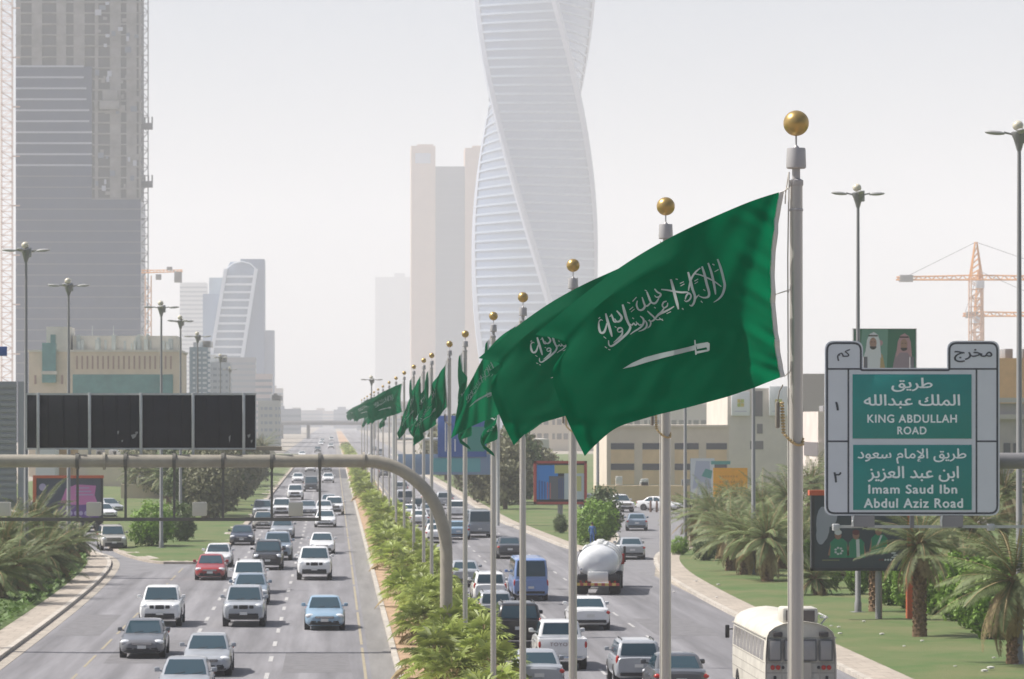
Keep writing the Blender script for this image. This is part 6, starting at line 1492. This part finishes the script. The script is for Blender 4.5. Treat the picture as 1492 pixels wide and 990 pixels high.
# ================================================================== billboards and roadside signs
M_or = mat('frame_orange', (.55, .10, .035), .45); M_bk = mat('frame_charcoal', (.02, .022, .026), .5); M_rd = mat('frame_red', (.40, .07, .06), .5)
def sheetpoly(mb, pts, y, mi): n_ = len(pts); mb.add([(p[0], y, p[1]) for p in pts], [tuple(range(n_))], mi)
def oval(cx, cz, rx, rz, n=14, a0=0, a1=360): return [(cx + rx * math.cos(R(a0 + (a1 - a0) * k / n)), cz + rz * math.sin(R(a0 + (a1 - a0) * k / n))) for k in range(n + (a1 - a0 < 360))]
def billboard(label, d, a, b, top, bot, frame, ft, post, base_py, posts=((.5, .2),), edges=True):
    t = thing('billboard', label, 'billboard', (X((a + b) / 2, d), d, .1)); x = lambda p: X(p, d) - t.location.x; z = lambda p: Z(p, d) - .1
    MB().box(x(a), x(b), .0, .35, z(bot), z(top)).build('box', M_bk, t)
    f = MB()
    if edges:
        for q in ((a, b, top, top + ft), (a, b, bot - ft, bot), (a, a + ft, top, bot), (b - ft, b, top, bot)): f.box(x(q[0]) - .01, x(q[1]) + .01, -.08, .30, z(q[3]), z(q[2]))
        f.build('frame', frame, t)
    for u, r in posts: MB().tube([(x(a + (b - a) * u), .2, 0), (x(a + (b - a) * u), .2, z(bot) + .1)], r, 10).build('post', post, t)
    return t, x, z
# football billboard
t, x, z = billboard('dark billboard with three figures in green shirts under the exit sign corner', 159, 1182, 1320, 715, 832, M_bk, 4, M_lpole, 900, ((.72, .16),))
f = MB(); f.box(x(1179), x(1330), -.12, .45, z(722), z(714.5)); f.box(x(1322), x(1330), -.1, .4, 0, z(722)); f.build('orange_surround', M_or, t)
art = MB(); C_ = [mat('poster_dark', (.035, .05, .06), .5), mat('poster_mist', (.30, .32, .36), .5), mat('poster_green', (.01, .20, .10), .5), mat('poster_skin', (.28, .15, .10), .6), mat('poster_white', (.55, .57, .56), .6), mat('poster_maroon', (.12, .03, .03), .6), mat('poster_olive', (.22, .22, .10), .6)]
sheetpoly(art, [(x(1186), z(828)), (x(1316), z(828)), (x(1316), z(719)), (x(1186), z(719))], -.004, 0)
for q in ((1199, 764, 10, 26), (1208, 752, 12, 16), (1196, 780, 7, 14)): sheetpoly(art, oval(x(q[0]), z(q[1]), q[2] * .0318, q[3] * .0318), -.008 - q[2] * 1e-4, 1)
for cx, cz, s, sh in ((1222, 803, 1.05, 4), (1248, 803, .95, 2), (1281, 797, 1.0, 2)):
    sheetpoly(art, [(x(cx - 13 * s), z(cz + 10)), (x(cx + 13 * s), z(cz + 10)), (x(cx + 12 * s), z(cz - 12)), (x(cx + 6 * s), z(cz - 18)), (x(cx - 6 * s), z(cz - 18)), (x(cx - 12 * s), z(cz - 12))], -.012, 2)
    sheetpoly(art, oval(x(cx - 1), z(cz - 23), 5 * .0318, 6.5 * .0318), -.016, 3)
    sheetpoly(art, oval(x(cx - 1), z(cz - 27), 5.4 * .0318, 4 * .0318), -.018, 5 if sh == 2 else 4)
    for s2 in (-1, 1): sheetpoly(art, [(x(cx + s2 * 11 * s), z(cz - 12)), (x(cx + s2 * 15 * s), z(cz + 6)), (x(cx + s2 * 12 * s), z(cz + 7))], -.0125, 3)
for a in range(7): sheetpoly(art, oval(x(1222 + 5 * math.cos(a * .9)), z(803 + 4.5 * math.sin(a * .9)), .06, .05, 8), -.019 - a * 2e-4, 4)
sheetpoly(art, [(x(1248), z(812)), (x(1253), z(812)), (x(1252), z(786)), (x(1247), z(786))], -.0135, 4)
sheetpoly(art, [(x(1276), z(797)), (x(1279), z(797)), (x(1286), z(780)), (x(1283), z(780))], -.0145, 4)
for k in range(3): sheetpoly(art, [(x(1198), z(817 + k * .1)), (x(1223), z(817)), (x(1223), z(815.8)), (x(1198), z(815.8))], -.011 - k * 2e-4, 6)
for k in range(4): sheetpoly(art, oval(x(1302 + 3 * (k % 2)), z(806 + k * 3.2), .12, .035, 10, 0, 360), -.011 - k * 2e-4, 4)
for k in range(5): sheetpoly(art, oval(x(1282 + k * 4), z(816), .05, .05, 8), -.0105 - k * 2e-4, 4 if k > 1 else 5)
art.build('poster', C_, t, fix=False)
# blue and red billboard on the right island
t, x, z = billboard('red-framed billboard with a blue and grey poster on the right island', 290, 778, 855, 672, 735, M_rd, 3.5, M_lpole, 780, ((.5, .22),))
art = MB(); C_ = [mat('poster_blue', (.03, .22, .62), .5), mat('poster_yellowgreen', (.50, .50, .20), .5), mat('poster_slate', (.12, .13, .15), .5), mat('poster_pale', (.48, .55, .58), .5), mat('poster_rose', (.45, .16, .16), .5), mat('poster_darkblue', (.02, .08, .30), .5)]
for q, mi in (((782, 813, 678, 728), 0), ((808, 851, 678, 690), 1), ((800, 826, 694, 728), 2), ((822, 851, 690, 728), 3)): sheetpoly(art, [(x(q[0]), z(q[3])), (x(q[1]), z(q[3])), (x(q[1]), z(q[2])), (x(q[0]), z(q[2]))], -.02 - .004 * mi, mi)
for k in range(5): sheetpoly(art, [(x(785 + k * 4), z(727)), (x(786.5 + k * 4), z(727)), (x(786.5 + k * 4), z(700 + k)), (x(785 + k * 4), z(700 + k))], -.045, 5 if k < 3 else 4)
for k in range(3): sheetpoly(art, [(x(814 + k * 3), z(727)), (x(815 + k * 3), z(727)), (x(815 + k * 3), z(697)), (x(814 + k * 3), z(697))], -.046, 5)
sheetpoly(art, [(x(826), z(726)), (x(849), z(726)), (x(849), z(720)), (x(826), z(720))], -.05, 3); sheetpoly(art, [(x(840), z(716)), (x(847), z(716)), (x(847), z(694)), (x(840), z(694))], -.05, 1)
art.build('poster', C_, t, fix=False)
# purple billboard
t, x, z = billboard('purple and pink billboard with orange top edge behind the left palms', 280, 50, 150, 693, 762, M_bk, 3, M_bk, 800, ((.94, .25),))
f = MB(); f.box(x(48), x(151), -.15, .42, z(697), z(693)); f.box(x(48), x(53), -.15, .42, z(762), z(697)); f.build('orange_surround', M_or, t)
art = MB(); C_ = [mat('poster_violet', (.12, .05, .26), .5), mat('poster_pink', (.52, .16, .40), .5), mat('poster_navy', (.05, .06, .10), .5), mat('poster_lilac', (.40, .34, .55), .5)]
sheetpoly(art, [(x(54), z(758)), (x(147), z(758)), (x(147), z(697)), (x(54), z(697))], -.004, 2)
sheetpoly(art, [(x(84), z(758)), (x(144), z(758)), (x(144), z(738)), (x(84), z(732))], -.010, 0)
sheetpoly(art, [(x(88), z(733)), (x(108), z(736)), (x(143), z(735)), (x(138), z(722)), (x(140), z(708)), (x(112), z(706)), (x(96), z(712))], -.016, 1)
for k in range(3): sheetpoly(art, [(x(110), z(722 - k * 5)), (x(136 - k * 3), z(722 - k * 5)), (x(136 - k * 3), z(720.5 - k * 5)), (x(110), z(720.5 - k * 5))], -.022, 3)
for k in range(4): sheetpoly(art, oval(x(103 + k * 7.5), z(748), .16, .18, 12), -.020 - k * 2e-4, 3)
sheetpoly(art, oval(x(62), z(710), .3, .3, 12), -.02, 3)
art.build('poster', C_, t, fix=False)
t, x, z = billboard('grey billboard with a red top edge among the trees on the left island', 335, 268, 312, 680, 736, M_bk, 2.5, M_bk, 770, ((.5, .25),))
f = MB(); f.box(x(264), x(313), -.15, .42, z(685), z(680)); f.build('orange_surround', M_or, t)
art = MB(); sheetpoly(art, [(x(271), z(733)), (x(309), z(733)), (x(309), z(686)), (x(271), z(686))], -.004, 0); sheetpoly(art, oval(x(300), z(694), .45, .5, 10), -.01, 1); sheetpoly(art, [(x(276), z(728)), (x(306), z(728)), (x(304), z(712)), (x(280), z(716))], -.012, 2)
art.build('poster', [mat('poster_greygreen', (.16, .18, .17), .6), M_rd, mat('poster_mid', (.26, .25, .25), .6)], t, fix=False)
# portrait billboard
t, x, z = billboard('portrait billboard of two robed figures in headscarves above the exit sign', 215, 1243, 1335, 479, 540, M_galv, .8, M_lpole, 820, ((.5, .3),))
art = MB(); C_ = [mat('poster_sage', (.16, .34, .25), .6), mat('poster_leaf', (.03, .17, .09), .6), mat('poster_robe_white', (.76, .76, .76), .6), mat('poster_face', (.42, .24, .17), .6), mat('poster_check', (.52, .30, .31), .6), mat('poster_mauve', (.34, .25, .28), .6), mat('poster_beard', (.05, .035, .03), .6), mat('poster_gold', (.50, .36, .16), .6)]
sheetpoly(art, [(x(1244), z(539)), (x(1334), z(539)), (x(1334), z(480)), (x(1244), z(480))], -.004, 1)
sheetpoly(art, [(x(1252), z(539)), (x(1292), z(539)), (x(1294), z(480)), (x(1256), z(480))], -.010, 0)
for k in range(6): sheetpoly(art, oval(x(1285 + 4 * math.sin(k * 2.1)), z(484 + k * 8), .22, .2, 8), -.013 - k * 2e-4, 4 if k % 3 == 2 else 3 if False else 0)
for cx, mr, ms, dy, sc in ((1272, 2, 2, 0, 1.0), (1317, 5, 4, 2, 1.0)):
    sheetpoly(art, [(x(cx - 17), z(539)), (x(cx + 15), z(539)), (x(cx + 11), z(516)), (x(cx + 5), z(506)), (x(cx - 7), z(506)), (x(cx - 12), z(514))], -.018, mr)
    sheetpoly(art, [(x(cx - 12), z(520 + dy)), (x(cx - 9), z(496 + dy)), (x(cx - 5), z(487 + dy)), (x(cx + 1), z(484 + dy)), (x(cx + 7), z(488 + dy)), (x(cx + 10), z(497 + dy)), (x(cx + 12), z(522 + dy)), (x(cx + 5), z(512 + dy)), (x(cx - 6), z(512 + dy))], -.024, ms)
    sheetpoly(art, oval(x(cx), z(500 + dy), 5.2 * .043, 8.0 * .043, 16), -.030, 3)
    sheetpoly(art, oval(x(cx), z(505 + dy), 5.0 * .043, 4.6 * .043, 14, 180, 360), -.033, 6 if ms == 4 else 6)
    sheetpoly(art, [(x(cx - 7), z(490.5 + dy)), (x(cx + 7), z(490.5 + dy)), (x(cx + 6.5), z(488.5 + dy)), (x(cx - 6.5), z(488.5 + dy))], -.036, 6)
    for s2 in (-1, 1): sheetpoly(art, oval(x(cx + s2 * 2), z(498.5 + dy), .05, .025, 8), -.036, 6)
sheetpoly(art, [(x(1282), z(539)), (x(1290), z(539)), (x(1286), z(518)), (x(1283), z(514))], -.021, 7)
art.build('poster', C_, t, fix=False)
# orange hoarding and white-blue panel
t, x, z = billboard('plain orange hoarding behind the right palms', 300, 1040, 1088, 683, 723, M_bk, 1, M_lpole, 760, ((.2, .1), (.8, .1)), False)
art = MB(); art.box(x(1039), x(1089), -.06, .0, z(724), z(682)); art.build('orange_face', mat('hoarding_orange', (.88, .40, .03), .55, noise=.06, nscale=3), t)
ln = MB()
for k, w_ in enumerate((30, 36, 24)): 
    for j in range(int(w_ / 4)): ln.box(x(1048 + j * 4), x(1050.6 + j * 4), -.075, -.06, z(696 + k * 8), z(693 + k * 8))
ln.build('faded_marks', mat('hoarding_marks', (.68, .29, .03), .6), t)
t, x, z = billboard('pale panel with green-blue shapes left of the orange hoarding', 310, 1006, 1041, 668, 728, M_galv, 1, M_lpole, 760, ((.5, .12),), False)
art = MB(); C_ = [mat('panel_white', (.66, .68, .72), .5), mat('panel_lilac', (.45, .48, .60), .5), mat('panel_teal', (.12, .34, .32), .5)]
sheetpoly(art, [(x(1006), z(728)), (x(1041), z(728)), (x(1041), z(668)), (x(1006), z(668))], -.01, 0); sheetpoly(art, [(x(1009), z(712)), (x(1036), z(712)), (x(1034), z(672)), (x(1014), z(672))], -.016, 1); sheetpoly(art, [(x(1022), z(694)), (x(1036), z(698)), (x(1038), z(686)), (x(1028), z(683))], -.022, 2)
art.build('panel_face', C_, t, fix=False)
MB().box(x(1036), x(1064), -.05, .05, z(677), z(672)).build('teal_header', C_[2], t)
# far direction signs over the outgoing road
t = thing('road_sign', 'blue and green overhead direction signs half hidden behind the hanging flags', 'road sign', (X(680, 300), 300, .1)); x = lambda p: X(p, 300) - t.location.x; z = lambda p: Z(p, 300) - .1
M_sb = mat('sign_blue', (.04, .11, .36), .5); M_sg = mat('far_sign_green', (.02, .24, .20), .5); M_sw = mat('sign_white', (.66, .68, .70), .5)
MB().bbox(x(638), x(709), 0, .1, z(666), z(606), .02).build('blue_board', M_sb, t); MB().box(x(676), x(706), -.02, .0, z(658), z(622)).build('green_board', M_sg, t)
k = MB(); k.box(x(648), x(650), -.03, 0, z(658), z(614)); k.box(x(648), x(656), -.03, 0, z(616), z(614)); k.box(x(662), x(664), -.03, 0, z(658), z(640)); k.build('white_marking', M_sw, t)
MB().bbox(x(580), x(722), .15, .25, z(692), z(662), .02).build('pale_blue_board', mat('pale_sign_blue', (.20, .28, .40), .5), t); MB().box(x(628), x(700), .12, .15, z(688), z(668)).build('teal_board', mat('pale_teal', (.12, .36, .38), .5), t)
for p in (574, 726): MB().tube([(x(p), .4, 0), (x(p), .4, z(604))], .16, 10).build('post', M_galv, t)
MB().tube([(x(574), .4, z(640)), (x(726), .4, z(640))], .12, 8).build('beam', M_galv, t)

# ================================================================== people and bollards on the right
def person(x, y, rz, label, cols, arms=(0, 0)):
    me = bpy.data.meshes.new('body'); J = [(0, 0, .92), (0, 0, 1.15), (0, .01, 1.38), (0, 0, 1.48), (0, -.01, 1.56), (0, -.015, 1.68)]; Rr = [.15, .135, .15, .065, .085, .088]
    E_ = [(0, 1), (1, 2), (2, 3), (3, 4), (4, 5)]
    for s in (-1, 1):
        b = len(J); J += [(s * .10, 0, .86), (s * .11, -.02 * s, .48), (s * .115, .02 * s, .09), (s * .12, -.10, .04)]; Rr += [.10, .068, .045, .045]; E_ += [(0, b), (b, b + 1), (b + 1, b + 2), (b + 2, b + 3)]
        b = len(J); J += [(s * .20, 0, 1.40), (s * .25, .02, 1.13), (s * .24, -.10, .90), (s * .235, -.14, .82)]; Rr += [.065, .05, .036, .036]; E_ += [(2, b), (b, b + 1), (b + 1, b + 2), (b + 2, b + 3)]
    me.from_pydata(J, E_, []); o = bpy.data.objects.new('person', me); COL.objects.link(o)
    m = o.modifiers.new('skin', 'SKIN'); o.modifiers.new('sub', 'SUBSURF').levels = 2
    for i, v in enumerate(me.skin_vertices[0].data): v.radius = (Rr[i], Rr[i] * .8); v.use_root = i == 0
    bpy.context.view_layer.update(); dg = bpy.context.evaluated_depsgraph_get(); m2 = bpy.data.meshes.new_from_object(o.evaluated_get(dg)); o.modifiers.clear(); o.data = m2
    for c in cols: m2.materials.append(c)
    for p in m2.polygons:
        c = p.center; p.use_smooth = True
        p.material_index = 0 if .12 < c.z < 1.46 and not (abs(c.x) > .2 and c.z < .88) else 1
        if c.z <= .12: p.material_index = 2
    o.location = (x, y, .165); o.rotation_euler = (0, 0, R(rz)); tag(o, label, 'person')
    h = MB().ball((0, .015, 1.665), .10, (1, 1.05, 1.0), 12); h.build('hair', cols[2], o)
    f = MB()
    for s in (-1, 1): f.ball((s * .034, -.098, 1.645), .011, n=6, mi=0)
    f.ball((0, -.108, 1.615), .016, (1, 1, 1.3), 6, 1); f.box(-.028, .028, -.098, -.09, 1.572, 1.58, 0); f.build('face', [cols[2], cols[1]], o)
M_ov = mat('overall_blue', (.05, .13, .34), .8, noise=.15, nscale=6); M_sk = mat('skin_brown', (.26, .14, .09), .6); M_hr = mat('hair_black', (.02, .018, .016), .7)
x, y = G(863, 799); person(x, y, 160, 'person in blue overalls walking on the right island beside the tanker', [M_ov, M_sk, M_hr])
for px in (948, 957):
    x, y = G(px, 748); t = thing('bollard', 'brown bollard in front of the tan wall, ' + ('left' if px < 950 else 'right') + ' one of the pair', 'bollard', (x, y, .1), 0, 'pair of brown bollards')
    MB().lathe([(.12, 0), (.12, .85), (.09, .95), (.11, 1.0), (.10, 1.1), (.02, 1.16)], n=12).build('shaft', mat('bollard_brown', (.19, .12, .09), .8), t)
